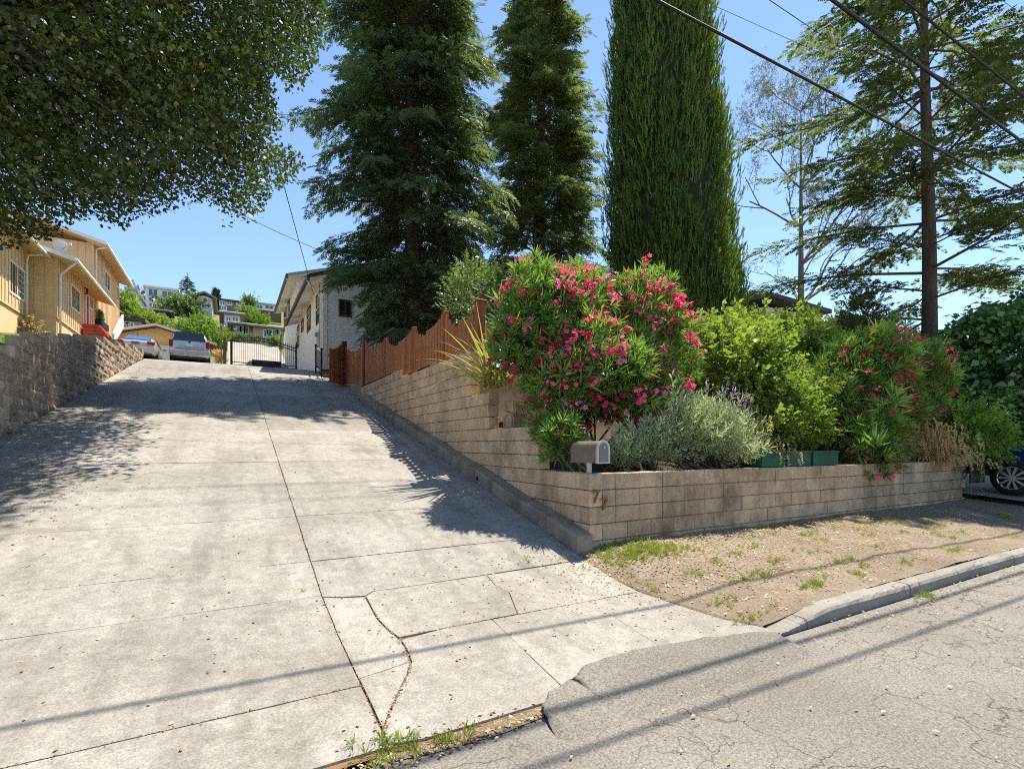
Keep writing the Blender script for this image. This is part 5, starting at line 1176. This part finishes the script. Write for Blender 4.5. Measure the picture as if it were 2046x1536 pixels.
# --- thin half-bare tree
def open_tree(name, label, base, H, seed, mat, leafmat_, nleaf, spread=.5, tr=.2):
    rng = np.random.default_rng(seed); base = Vector(base); t = thing(name, base, label, 'tree'); segs = []; tips = []
    def grow(p, d, L, r, lev):
        n = 4; pts = [p]; q = p
        for k in range(n):
            d = unit(d + rng.normal(0, .10, 3) + np.array([0, 0, .04])); q = q + d * L / n; pts.append(q)
        segs.append(([tuple(x) for x in pts], [r, r * .9, r * .8, r * .7, r * .6]))
        if lev >= 2: tips.extend(pts[1:])
        if lev < 5:
            for k in range(rng.integers(2, 4)):
                a = rng.uniform(.35, .85); ax = unit(np.cross(d, rng.normal(0, 1, 3))); nd = unit(d * math.cos(a) + ax * math.sin(a) + np.array([0, 0, .15]))
                s = rng.uniform(.45, 1); grow(p + (q - p) * s, nd, L * rng.uniform(.55, .8), r * .5, lev + 1)
    d0 = np.array([0, 0, 1.]); p = np.array(tuple(base))
    for k in range(7):
        segs.append(([tuple(p), tuple(p + d0 * H / 7)], [tr * (1 - k / 8), tr * (1 - (k + 1) / 8)])); p = p + d0 * H / 7
        if k >= 1:
            for j in range(3):
                az = rng.uniform(0, 6.283); grow(p, unit(np.array([math.cos(az), math.sin(az), .75])), H * .26 * (1.15 - k / 10), tr * .42 * (1 - k / 9), 1)
    limb_tubes(t, 'trunk', segs, M['bark_grey'], 5)
    tips = np.array(tips); P = tips[rng.integers(0, len(tips), nleaf)] + rng.normal(0, .18, (nleaf, 3))
    scatter('crown', shoot_tmpl(rng, 7, .4, .10, 55), P, unit(rng.normal(0, 1, (nleaf, 3)) + np.array([0, 0, -.2])), rng.normal(0, 1, (nleaf, 3)), rng.uniform(.22, .42, nleaf), M[leafmat_], t, None, rng)
    return t
ob = at(1600, 690, 27)
open_tree('bare_tree', 'thin half-bare tree between the cypress and the cedar', (ob.x, ob.y, 5.0), 14.5, 31, None, 'grevillea', 3600, tr=.22)

# --- maple overhanging from the left
rng = np.random.default_rng(17)
MT = thing('maple_tree', (-10.6, 6.8, 3.0), 'leafy maple overhanging the driveway from the left', 'tree')
trunk_tube(MT, (-10.6, 6.8, 2.4), (-8.2, 6.6, 9.0), .32, .14, M['bark_grey'], .3, 4)
cen = np.array([-7.6, 6.6, 9.6]); rad = np.array([6.9, 5.0, 6.0])
polyM = [(-400, -400), (690, -400), (660, 0), (640, 90), (622, 165), (585, 195), (560, 150), (530, 150), (545, 185), (560, 250), (545, 290), (600, 318), (612, 345), (585, 372), (545, 385), (530, 410), (508, 450), (450, 458), (440, 415), (380, 415), (330, 440), (270, 440), (240, 465), (205, 450), (170, 440), (115, 480), (60, 492), (-20, 505), (-400, 600)]
nc = 6600
u = unit(rng.normal(0, 1, (nc, 3))); r_ = rng.random(nc) ** (1 / 2.6)
C = cen + u * r_[:, None] * rad
x, y, d = project(C); ok = (d < .5) | inside(polyM, x + rng.normal(0, 9, nc), y + rng.normal(0, 9, nc) + 24)
sh = C - np.outer((C[:, 2] - 1.9), np.array([.42, .17, 1.0])); az_ = sh[:, 0]; bz_ = sh[:, 1]
lim = np.interp(bz_, [0, 1.2, 1.8, 3.2, 4.6, 6.0, 7.2, 8.6, 9.2, 12], [-8, -6.0, -5.05, -4.6, -4.4, -4.15, -5.3, -7.0, -7.4, -7.5]) + rng.normal(0, .14, nc)
ok &= az_ < lim
gap_ = np.sin(C[:, 0] * 1.25 + 1) * np.sin(C[:, 1] * 1.05 + 2.2) * np.sin(C[:, 2] * 1.45 + .4) + .25 * np.sin(C[:, 0] * 3.1 + C[:, 2] * 2.7)
ok &= (gap_ < .36) | (C[:, 0] < -9)
C = C[ok]; nl_ = 52
P = np.repeat(C, nl_, 0); spr = np.array([.30, .30, .17]); P = P + rng.normal(0, 1, P.shape) * spr
rn_ = np.clip(np.repeat(rng.uniform(.3, .7, len(C)), nl_) + rng.normal(0, .2, len(P)), 0, 1)
Z = np.array([0, 0, 1.]) + rng.normal(0, .75, P.shape)
X = unit(np.stack([np.cos(rng.random(len(P)) * 6.283), np.sin(rng.random(len(P)) * 6.283), rng.normal(-.35, .25, len(P))], 1))
x, y, d = project(P); keep = (d > 0) & (y > -250) & (x < 900)
keep |= rng.random(len(P)) < .3
print('maple', keep.sum())
x, y, d = project(P); keep &= (d < .5) | (y < -20) | inside(polyM, x + rng.normal(0, 6, len(P)), y + 6 + rng.normal(0, 6, len(P)))
P, X, Z, rn_ = P[keep], X[keep], Z[keep], rn_[keep]
scatter('crown', maple_tmpl(), P, X, Z, rng.uniform(.045, .078, len(P)), M['maple'], MT, rn_, rng)
segs = []; fork = np.array([-8.4, 6.6, 8.0])
for tip_ in ((-3.0, 9.2, 10.2), (-4.6, 6.4, 7.2), (-5.4, 3.8, 6.4), (-4.2, 8.0, 12.5), (-6.5, 3.2, 9.5)):
    a_ = fork; b_ = np.array(tip_); segs.append(([tuple(a_), tuple(a_ * .66 + b_ * .34 + np.array([0, .2, .5])), tuple(a_ * .33 + b_ * .67 + np.array([0, -.2, .4])), tuple(b_)], [.13, .09, .055, .015]))
for i in range(190):
    c = C[rng.integers(0, len(C))]; o0 = fork + rng.normal(0, .5, 3); mid_ = (o0 + c) / 2 + np.array([0, 0, .5]) + rng.normal(0, .3, 3)
    segs.append(([tuple(o0), tuple(mid_), tuple(c)], [.06, .035, .008]))
limb_tubes(MT, 'limbs', segs, M['twig'])

# ------------------------------------------------------------------ shrubs
FLW = {}
def flower_parts(t, P, X, sc, fm, rng, name='blossom', tm=None, cap=150):
    if (fm, name) not in FLW:
        FLW[fm, name] = []
        for k in range(8):
            rg_ = np.random.default_rng(900 + k); o_ = scatter(name, tm or flower_tmpl(rg_), np.zeros((1, 3)), np.array([[1., 0, 0]]), np.array([[0, 0, 1.]]), 1.0, M[fm], None, np.array([k / 7]), rg_)
            FLW[fm, name].append(o_.data); bpy.data.objects.remove(o_)
    x, y, d = project(P); order = np.argsort(d / sc)
    for r, k in enumerate(order):
        if r >= cap: break
        q = Vector(X[k]).to_track_quat('X', 'Z')
        o_ = link(bpy.data.objects.new(name, FLW[fm, name][int(rng.integers(0, 8))])); o_.parent = t; o_.location = Vector(P[k]) - t.location
        o_.rotation_mode = 'QUATERNION'; o_.rotation_quaternion = q; o_.scale = (sc[k],) * 3
    rest = order[cap:]
    if len(rest): tag(scatter(name, tm or flower_tmpl(rng), P[rest], X[rest], rng.normal(0, 1, (len(rest), 3)), sc[rest], M[fm], t, None, rng), kind='stuff')
def shrub(name, label, base, blobs, tmpl, n, mat, seed, size, shell=.35, upk=.6, cat='shrub', stems=8, flower=None, nf=0, fsize=(.10, .14), hollow=.55, fmask=None, smat='stem', group=None, fshell=.92):
    rng = np.random.default_rng(seed); base = Vector(base); t = thing(name, base, label, cat, group)
    big = list(blobs); lob = []
    for c_, r_ in big:
        c_ = np.array(tuple(c_)); r_ = np.array(r_)
        for k in range(9):
            u_ = unit(rng.normal(0, 1, 3)); q_ = rng.uniform(.26, .44); lob.append((c_ + u_ * r_ * rng.uniform(.62, .86), tuple(r_ * q_ * np.array([1, 1, 1.25]))))
    core_ = [(c_, tuple(np.array(r_) * .84)) for c_, r_ in big]; allb = core_ + lob
    n1 = int(n * .55); Pa, oa = ellipsoid_pts(rng, core_, n1, shell); Pb_, ob_ = ellipsoid_pts(rng, lob, n - n1, .2); P = np.concatenate([Pa, Pb_]); o = np.concatenate([oa, ob_])
    ok = drop_inside(P, big, hollow); P, o = P[ok], o[ok]; blobs = allb
    X = unit(o + np.array([0, 0, upk]) + rng.normal(0, .42, P.shape))
    szz = rng.uniform(size[0], size[1], len(P)) * np.where(rng.random(len(P)) < .07, 1.6, 1.0)
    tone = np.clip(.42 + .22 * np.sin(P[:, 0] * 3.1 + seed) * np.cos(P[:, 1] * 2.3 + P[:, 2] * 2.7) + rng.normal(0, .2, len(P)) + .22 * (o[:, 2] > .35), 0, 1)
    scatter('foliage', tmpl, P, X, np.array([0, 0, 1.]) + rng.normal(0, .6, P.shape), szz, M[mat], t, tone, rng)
    segs = []
    for k in range(stems):
        b_ = blobs[k % len(blobs)]; top = np.array(tuple(b_[0])) + rng.normal(0, .35, 3) * np.array(b_[1]); p0 = np.array(tuple(base)) + rng.normal(0, .12, 3) * np.array([1, 1, 0]); mid_ = p0 * .5 + top * .5 + rng.normal(0, .08, 3)
        segs.append(([tuple(p0 - np.array([0, 0, .15])), tuple(mid_), tuple(top)], [.022, .016, .007]))
    limb_tubes(t, 'stems', segs, M[smat])
    if flower:
        for fm, cnt in flower:
            Pf, of = ellipsoid_pts(rng, blobs, cnt * 9, fshell); okf = drop_inside(Pf, blobs, .93)
            if fmask is not None: okf &= fmask(Pf, of)
            Pf, of = Pf[okf], of[okf]; cl_ = Pf[rng.integers(0, len(Pf), 16)]      # blooms gather in drifts
            near = np.min(np.linalg.norm(Pf[:, None] - cl_[None], axis=2), 1); pr = np.where(near < .42, 1, .5); sel = np.argsort(rng.random(len(Pf)) / pr)[:cnt]
            Pf, of = Pf[sel], of[sel]; Pf = Pf + unit(of + np.array([0, 0, .6])) * .09
            flower_parts(t, Pf, unit(of + np.array([0, 0, .6])), rng.uniform(*fsize, len(Pf)), fm, rng)
    return t
T_ole = tuft_tmpl(rT, 15, 58, .115, (.55, 1.0), .5); T_priv = shoot_tmpl(rT, 16, .20, .13, 62); T_sage = shoot_tmpl(rT, 12, .26, .055, 42); T_vine = shoot_tmpl(rT, 8, .42, .30, 65)
def B(px, py, d, rx, ry, rz_): return (at(px, py, d), (rx, ry, rz_))
front = lambda P, o: (o[:, 2] > -.3)
shrub('oleander_bush', 'tall oleander with bright pink and red flowers above the mailbox', (1.35, 1.75, 1.5), [B(1110, 658, 7.9, .78, .8, .95), B(1150, 612, 8.2, .58, .7, .66), B(1285, 662, 8.3, .66, .8, .96), B(1050, 690, 7.7, .5, .5, .72), B(1200, 750, 7.8, 1.25, .8, .72), B(1340, 720, 8.2, .40, .5, .6), B(1120, 790, 7.5, .55, .45, .42), B(1290, 800, 7.8, .6, .5, .42)], T_ole, 4200, 'oleander', 41, (.15, .24), .45, .75,
      flower=[('pink', 260), ('red_petal', 260)], fsize=(.085, .15), stems=14, hollow=.4)
shrub('oleander_bush', 'small flowering oleander sprig left of the mailbox', (.55, .55, 1.05), [B(1120, 880, 6.6, .27, .25, .26), B(1090, 855, 6.9, .2, .2, .16)], T_ole, 150, 'oleander', 42, (.13, .2), .2, .6, flower=[('red_petal', 6)], fsize=(.05, .07), stems=4, hollow=.2)
shrub('oleander_bush', 'red oleander hanging over the middle of the street wall', (6.9, .9, 1.0), [B(1720, 770, 10.6, 1.25, 1.0, 1.15), B(1820, 770, 10.9, .75, .8, .85), B(1740, 880, 9.6, .62, .5, .72), B(1650, 800, 10.2, .7, .7, .8), B(1755, 915, 9.05, .34, .3, .40)], T_ole, 3000, 'oleander', 43, (.17, .28), .45, .6,
      flower=[('red_petal', 330), ('pink', 40)], fsize=(.075, .125), stems=14, hollow=.5)
shrub('privet_bush', 'yellow-green privet bush beside the tall oleander', (5.2, 2.6, 1.6), [B(1460, 755, 9.6, .9, .9, .9), B(1425, 712, 9.9, .42, .5, .62), B(1480, 690, 10.2, .46, .5, .42)], T_priv, 1500, 'privet', 44, (.30, .5), .5, .9, stems=8, hollow=.6)
shrub('privet_bush', 'brightest privet bush under the half-bare tree', (7.6, 4.4, 2.6), [B(1580, 718, 12, 1.0, 1.0, .88), B(1540, 692, 12.3, .66, .7, .55), B(1620, 708, 12.2, .55, .7, .48)], T_priv, 1500, 'privet', 45, (.30, .5), .5, .9, stems=8, hollow=.6)
shrub('privet_bush', 'low privet spilling between the sage and the red oleander', (5.0, 1.0, 1.05), [B(1555, 830, 9.0, .62, .6, .62), B(1600, 790, 9.6, .45, .5, .5), B(1510, 800, 9.0, .45, .45, .5), B(1530, 870, 8.7, .5, .45, .4), B(1600, 860, 9.2, .45, .4, .45)], T_priv, 1500, 'privet', 46, (.26, .42), .4, .7, stems=6, hollow=.5)
# sage with purple spikes
SG = shrub('sage_bush', 'silvery sage bush with purple flower spikes on the wall', (3.1, .55, 1.05), [B(1375, 862, 7.6, .62, .45, .40), B(1295, 898, 7.3, .42, .34, .25), B(1435, 875, 7.7, .36, .38, .35), B(1475, 905, 7.6, .2, .25, .2)], T_sage, 2400, 'sage', 47, (.17, .32), .3, 1.1, stems=26, hollow=.3, smat='twig')
rngs = np.random.default_rng(9)
pts = [(1338, 815), (1370, 790), (1400, 800), (1435, 795), (1450, 790), (1462, 800), (1475, 812), (1488, 815), (1440, 820), (1470, 835), (1495, 828), (1215, 912), (1236, 888), (1345, 855), (1425, 808), (1458, 822)]
Ps = np.array([tuple(at(px, py, 7.5)) for px, py in pts]); sp_t = shoot_tmpl(rngs, 22, .10, .07, 60)
flower_parts(SG, Ps, unit(np.array([.35, -.1, 1.]) + rngs.normal(0, .22, Ps.shape)), rngs.uniform(.22, .36, len(Ps)), 'purple', rngs, 'flower_spike', sp_t)
shrub('sage_bush', 'small sage plant right beside the mailbox', (1.32, .3, 1.1), [B(1245, 915, 6.9, .16, .14, .18)], T_sage, 110, 'sage', 48, (.2, .3), .1, 1.2, stems=4, hollow=.1, smat='twig')
# fountain grass and trailing jasmine at the far end
def arcs(name, label, base, n, L, mat, seed, spread, width, plume=None, lean=(0, 0), cat='grass plant', split=False):
    rng = np.random.default_rng(seed); base = np.array(tuple(base)); t = thing(name, Vector(base), label, cat); vs = []; fs = []; rnds = []
    for i in range(n):
        if split: vs = []; fs = []; rnds = []
        az = rng.random() * 6.283; out = rng.uniform(.15, 1) * spread; l = rng.uniform(*L); d = np.array([math.cos(az) * out + lean[0], math.sin(az) * out + lean[1], 1.0]); p = base + rng.normal(0, .10, 3) * np.array([1, 1, .1]); s = unit(np.cross(d, [0, 0, 1.])); r = rng.random(); d = unit(d)
        prev = None; m_ = 6
        for k in range(m_ + 1):
            q = k / m_; c = p + d * l * q + np.array([0, 0, -.5 * out * l * q * q]); w = width * (1 - q ** 2 * .9) * .5
            n0 = len(vs); vs += [c - s * w, c + s * w]; rnds += [r, r]
            if prev is not None: fs.append((prev, prev + 1, n0 + 1, n0))
            prev = n0
        if plume and rng.random() < plume:
            for k in range(16):
                c2 = c + d * .012 * k * l * .5 + np.array([0, 0, -.0008 * k * k]); e = unit(rng.normal(0, 1, 3)) * .022; n0 = len(vs); vs += [c2, c2 + e + s * .004, c2 + e + d * .03, c2 + d * .02]; rnds += [.9] * 4; fs.append((n0, n0 + 1, n0 + 2, n0 + 3))
        if split:
            me = bpy.data.meshes.new('leaf'); me.from_pydata([tuple(np.array(v) - base) for v in vs], [], fs); a_ = me.attributes.new('rnd', 'FLOAT', 'POINT'); a_.data.foreach_set('value', np.array(rnds, np.float32)); me.materials.append(mat)
            par(link(bpy.data.objects.new('leaf', me)), t)
    if split: return t
    vs = np.array(vs) - base; me = bpy.data.meshes.new('blades'); me.from_pydata([tuple(v) for v in vs], [], fs); a_ = me.attributes.new('rnd', 'FLOAT', 'POINT'); a_.data.foreach_set('value', np.array(rnds, np.float32)); me.materials.append(mat)
    tag(par(link(bpy.data.objects.new('blades', me)), t), kind='stuff'); return t
arcs('fountain_grass', 'tan and russet fountain grass beyond the red oleander', at(1862, 922, 10.6), 950, (.45, 1.0), M['fountain'], 51, 1.25, .013, .4, (0, -.1))
arcs('fountain_grass', 'russet fountain grass tuft between sage and planter boxes', at(1512, 905, 8.2), 140, (.35, .7), M['fountain'], 52, 1.5, .011, .5)
shrub('jasmine_vine', 'bright green vine trailing over the far wall end', (9.7, .7, 1.0), [B(1935, 860, 11.2, .62, .5, .38), B(1965, 890, 11.2, .38, .4, .36), B(1915, 905, 10.9, .4, .3, .2), B(1905, 835, 11.6, .4, .4, .25)], T_priv, 700, 'jasmine', 53, (.26, .46), .3, .1, cat='vine', stems=8, hollow=.4)
shrub('vine_bush', 'large dark glossy vine bush above the blue car', (14.5, 1.3, .6), [B(1985, 740, 14, 1.55, 1.4, 1.7), B(1935, 720, 13.8, .8, .9, 1.0), B(2060, 700, 14.2, 1.3, 1.3, 1.4), B(2000, 830, 13.6, 1.5, 1.0, .8), B(1920, 800, 14, .6, .7, .7)], T_vine, 5200, 'vine', 54, (.24, .40), .55, .35, stems=8, hollow=.6)
arcs('flax_plant', 'spiky yellow-green flax leaning over the stepped wall', (.22, 2.85, 2.5), 95, (.8, 1.7), M['flax'], 55, 1.35, .05, None, (-.35, -.25), 'flax', True)
shrub('hedge_bush', 'pale green hedge bush behind the tall fence post', (1.9, 6.6, 3.1), [B(960, 600, 11.6, .75, .8, .72), B(1010, 600, 11.8, .6, .7, .6), B(925, 590, 12.2, .5, .6, .5)], T_priv, 800, 'hedge', 56, (.22, .36), .5, .7, stems=5, hollow=.6)
shrub('dark_bush', 'dark green bush below the cedar branches', (20, 8, 3.5), [B(1715, 640, 19, .75, .8, 1.0), B(1700, 680, 19, .9, .8, .8)], T_cedar, 900, 'cedar_needle', 57, (.28, .45), .4, .5, stems=4, hollow=.5)
shrub('house_shrub', 'dry yellow shrub at the peach house corner', (-12.1, 28.6, 6.9), [B(56, 655, 24.5, .35, .3, .35)], T_priv, 70, 'fountain', 58, (.3, .5), .2, .8, stems=6, hollow=.2)
shrub('house_shrub', 'reddish low shrub against the peach shaded wall', (-11.9, 28.9, 6.9), [B(85, 662, 24.8, .8, .4, .35)], T_priv, 120, 'red_petal', 59, (.2, .3), .3, .6, stems=8, hollow=.3) if 0 else None
# shrubs and trees of the hillside
def hill_bush(label, blobs_px, d, n, mat, seed, size, cat='shrub', name='hill_shrub'):
    bl2 = [(at(px, py, d), (rx * d * .00078, rx * d * .00078, ry * d * .00075)) for px, py, rx, ry in blobs_px]; b_ = bl2[0][0].copy(); b_.z -= bl2[0][1][2]
    return shrub(name, label, b_, bl2, T_priv, int(n * 1.4), mat, seed, (size[0] * .6, size[1] * .6), .5, .6, cat, 4, hollow=.6)
hill_bush('big bright green bush beside the garage', [(405, 690, 48, 42), (370, 670, 35, 30), (435, 680, 28, 34), (400, 655, 34, 22), (430, 712, 25, 20)], 52, 1500, 'palegreen', 61, (.9, 1.5))
hill_bush('dark round oak on the hill before the pine', [(350, 620, 32, 22), (385, 615, 24, 20), (370, 640, 30, 16)], 80, 700, 'hedge', 62, (1.6, 2.6), 'tree', 'hill_tree')
hill_bush('yellow-green bushes right of the peach house', [(262, 625, 22, 22), (250, 600, 16, 18), (290, 640, 24, 14), (320, 652, 26, 10)], 62, 800, 'privet', 63, (1.1, 1.8))
hill_bush('small pale tree behind the peach house', [(273, 590, 12, 16), (281, 608, 12, 16)], 85, 160, 'grevillea', 64, (1.2, 2.0), 'tree', 'hill_tree')
hill_bush('green bush under the dark townhouses', [(497, 632, 22, 13), (515, 645, 24, 10), (485, 650, 20, 10)], 84, 500, 'palegreen', 65, (1.4, 2.2))
hill_bush('green tree between the dark townhouses and the long building', [(496, 606, 9, 12)], 100, 160, 'hedge', 66, (1.4, 2.2), 'tree', 'hill_tree')
hill_bush('low dull green bush behind the iron gate', [(480, 676, 16, 7), (508, 680, 12, 5)], 48, 200, 'hedge', 67, (.5, .8))
hill_bush('green clipped bush in the court behind the gate', [(545, 682, 12, 6)], 46, 150, 'palegreen', 68, (.5, .8))
hill_bush('russet bush at the foot of the timber gate post', [(438, 712, 10, 12), (445, 722, 8, 8)], 31, 200, 'fountain', 69, (.3, .5))
hp = at(374, 640, 88)
conifer('pine_tree', 'tall dark pine rising between the hill houses', (hp.x, hp.y, hp.z - 3), 11.4, lambda h, az: 3.4 * (1 - h / 11.6) * (.7 + .3 * math.sin(h * 4 + az * 2)) + .1, 60, 1.0, T_cedar, M['pine'], 71, (.7, 1.2), .2, .1, .5, .25)
hc = at(431, 640, 95)
cypress('cypress_tree', 'slim dark cypress on the far hill', (hc.x, hc.y, hc.z - 2), 7.0, lambda h: max(.05, .95 * (1 - h / 7.2) + .05), 900, 72, 20, 'pine', (.7, 1.1))

# ------------------------------------------------------------------ ground litter and weeds
def ground_z(a, b):
    if a < -.24 or (a < lerp_tab(VL, b) and b < .1): return zd(b) + .004 if b > -2.32 else .012
    return zv(a, b) + .004 if b > -2.15 else (.13 if b > -2.34 else .008)
rng = np.random.default_rng(77)
def litter(name, label, spots, seed, mat, size=(.02, .045)):
    rng = np.random.default_rng(seed); P = []
    for (a, b, sa, sb, n) in spots:
        aa = rng.normal(a, sa, n); bb = rng.normal(b, sb, n)
        for x_, y_ in zip(aa, bb):
            if x_ < -6.7 or y_ < -6 or (x_ > -.02 and y_ > -.03): continue
            P.append((x_, y_, ground_z(x_, y_)))
    P = np.array(P); n = len(P)
    tm = blades([((-.5, 0, 0), (1, .0, .12), (0, 0, 1), 1.0, .62)])
    X = np.stack([np.cos(rng.random(n) * 6.283), np.sin(rng.random(n) * 6.283), rng.normal(0, .1, n)], 1)
    sc = rng.uniform(size[0], size[1], n); P[:, 2] += .002
    o = scatter(name, tm, P, X, np.array([0, 0, 1.]) + rng.normal(0, .25, (n, 3)), sc, mat, None, None, rng); tag(o, label, 'leaves', kind='stuff'); return o
litter('fallen_leaves', 'dry fallen leaves drifted on the driveway and along the walls', [(-6.2, 6.0, .5, 2.6, 1700), (-5.9, 3.4, .45, .9, 900), (-5.4, 8.5, .9, .8, 260), (-6.3, 14, .3, 3, 350), (-3.5, 4, 1.8, 3, 240), (-3.2, -.8, 1.6, .8, 110), (.1, -.45, .35, .25, 420), (.9, -.8, .9, .5, 1300), (3, -.25, 2.0, .25, 1800), (6, -.3, 2.2, .3, 1600), (4.5, -1.2, 3, .6, 1900), (2, -1.4, 1.5, .5, 900), (9.4, -.6, .8, .4, 300), (3, -2.5, 2.2, .10, 300), (-2.55, -2.38, .3, .035, 420), (-3.05, -2.3, .12, .10, 60), (-.35, -.5, .2, .3, 140), (0, -3.2, 2.5, .7, 70), (3.0, -3.0, 2.5, .3, 70)], 5, M['deadleaf'], (.014, .036))
# crack debris along the joints
P = []
for k in range(len(ck) - 1):
    for _ in range(36):
        s = rng.random(); P.append((ck[k][0] + (ck[k + 1][0] - ck[k][0]) * s + rng.normal(0, .012), ck[k][1] + (ck[k + 1][1] - ck[k][1]) * s + rng.normal(0, .012)))
for _ in range(420): P.append((JC + rng.normal(0, .010), rng.uniform(-2.2, 4)))
for _ in range(160): P.append((rng.uniform(-2.65, -.4), -1.17 + rng.normal(0, .008)))
for _ in range(140): P.append((rng.uniform(-5, JC), -1.70 + rng.normal(0, .008)))
for _ in range(120): P.append((rng.uniform(-5, -1), .45 + rng.normal(0, .008)))
P = np.array([(a, b, zd(b) + .002) for a, b in P]); n = len(P)
o = scatter('crack_debris', blades([((-.5, 0, 0), (1, 0, .15), (0, 0, 1), 1, .45)]), P, np.stack([rng.normal(0, 1, n), rng.normal(0, 1, n), rng.normal(0, .25, n)], 1), np.array([0, 0, 1.]) + rng.normal(0, .4, (n, 3)), rng.uniform(.008, .022, n), M['deadleaf'], None, rng.random(n) * .6, rng); tag(o, 'brown debris and dry moss in the driveway cracks', 'debris', kind='stuff')
# weeds
T_grass = tuft_tmpl(rT, 14, 50, .07, (.5, 1.0), .05)
spots = [(.35, -.40, .28, .13, 330), (.75, -.52, .25, .12, 120), (.15, -1.75, .12, .05, 14), (.1, -2.08, .15, .04, 22), (-.2, -1.15, .05, .1, 12)]
w = [(.62, -1.55), (1.1, -1.5), (1.3, -.95), (1.6, -1.3), (2.3, -1.1), (2.6, -1.6), (3.2, -.7), (3.5, -1.45), (4.2, -1.0), (4.4, -1.9), (5.4, -.7), (5.7, -.75), (5.9, -1.5), (6.6, -1.1), (7.6, -.8), (8.3, -1.3), (2.0, -1.95), (1.1, -1.95), (3.0, -1.95), (.9, -1.05), (1.9, -.75), (2.8, -.45)]
w += [(random.Random(k).uniform(.3, 9), random.Random(k + 99).uniform(-2.0, -.5)) for k in range(34)]
spots += [(a, b, random.Random(int(a * 99)).uniform(.03, .13), .05, random.Random(int(b * -99)).randint(3, 16)) for a, b in w] + [(2.25, -2.42, .10, .03, 18), (-3.02, -2.32, .10, .05, 46), (-2.75, -2.38, .06, .03, 16), (.3, -.12, .3, .05, 30), (2.6, -.1, 2.2, .05, 60)]
P = []
for (a, b, sa, sb, n) in spots:
    for x_, y_ in zip(rng.normal(a, sa, n), rng.normal(b, sb, n)): P.append((x_, y_, ground_z(x_, y_) - .004))
P = np.array(P); n = len(P)
o = scatter('weeds', T_grass, P, np.array([0, 0, 1.]) + rng.normal(0, .25, (n, 3)), rng.normal(0, 1, (n, 3)), rng.uniform(.035, .085, n), M['tuft'], None, None, rng); tag(o, 'green grass tufts and weeds on the dirt verge and in cracks', 'weeds', kind='stuff')
# dry straw lying on the verge
n = 2600; A_ = rng.uniform(-.1, 10, n); B_ = rng.uniform(-2.1, -.05, n); kp_ = (np.sin(A_ * 2.3) * np.cos(B_ * 3.1 + A_) + rng.normal(0, .4, n)) > .1; A_, B_ = A_[kp_], B_[kp_]; n = len(A_)
P = np.array([(a, b, ground_z(a, b) + .003) for a, b in zip(A_, B_)])
o = scatter('dry_straw', blades([((-.5, 0, 0), (1, 0, .05), (0, 0, 1), 1.0, .07), ((-.3, .1, 0), (1, .5, .1), (0, 0, 1), .8, .07)]), P, np.stack([rng.normal(0, 1, n), rng.normal(0, 1, n), rng.normal(.05, .1, n)], 1), np.array([0, 0, 1.]) + rng.normal(0, .2, (n, 3)), rng.uniform(.04, .11, n), M['fountain'], None, None, rng); tag(o, 'dry straw lying matted on the dirt verge', 'straw', kind='stuff')
# lawn blades by the left wall
n = 1800; A_ = rng.uniform(-10.5, -6.95, n); B_ = rng.uniform(5, 30, n); P = np.array([(a, b, zl(a, b) - .01) for a, b in zip(A_, B_)])
o = scatter('lawn_grass', tuft_tmpl(rT, 6, 40, .10, (.5, 1), .05), P, np.array([0, 0, 1.]) + rng.normal(0, .25, (n, 3)), rng.normal(0, 1, (n, 3)), rng.uniform(.06, .13, n), M['tuft'], None, None, rng); tag(o, 'short lawn grass above the split-face wall', 'grass', kind='stuff')
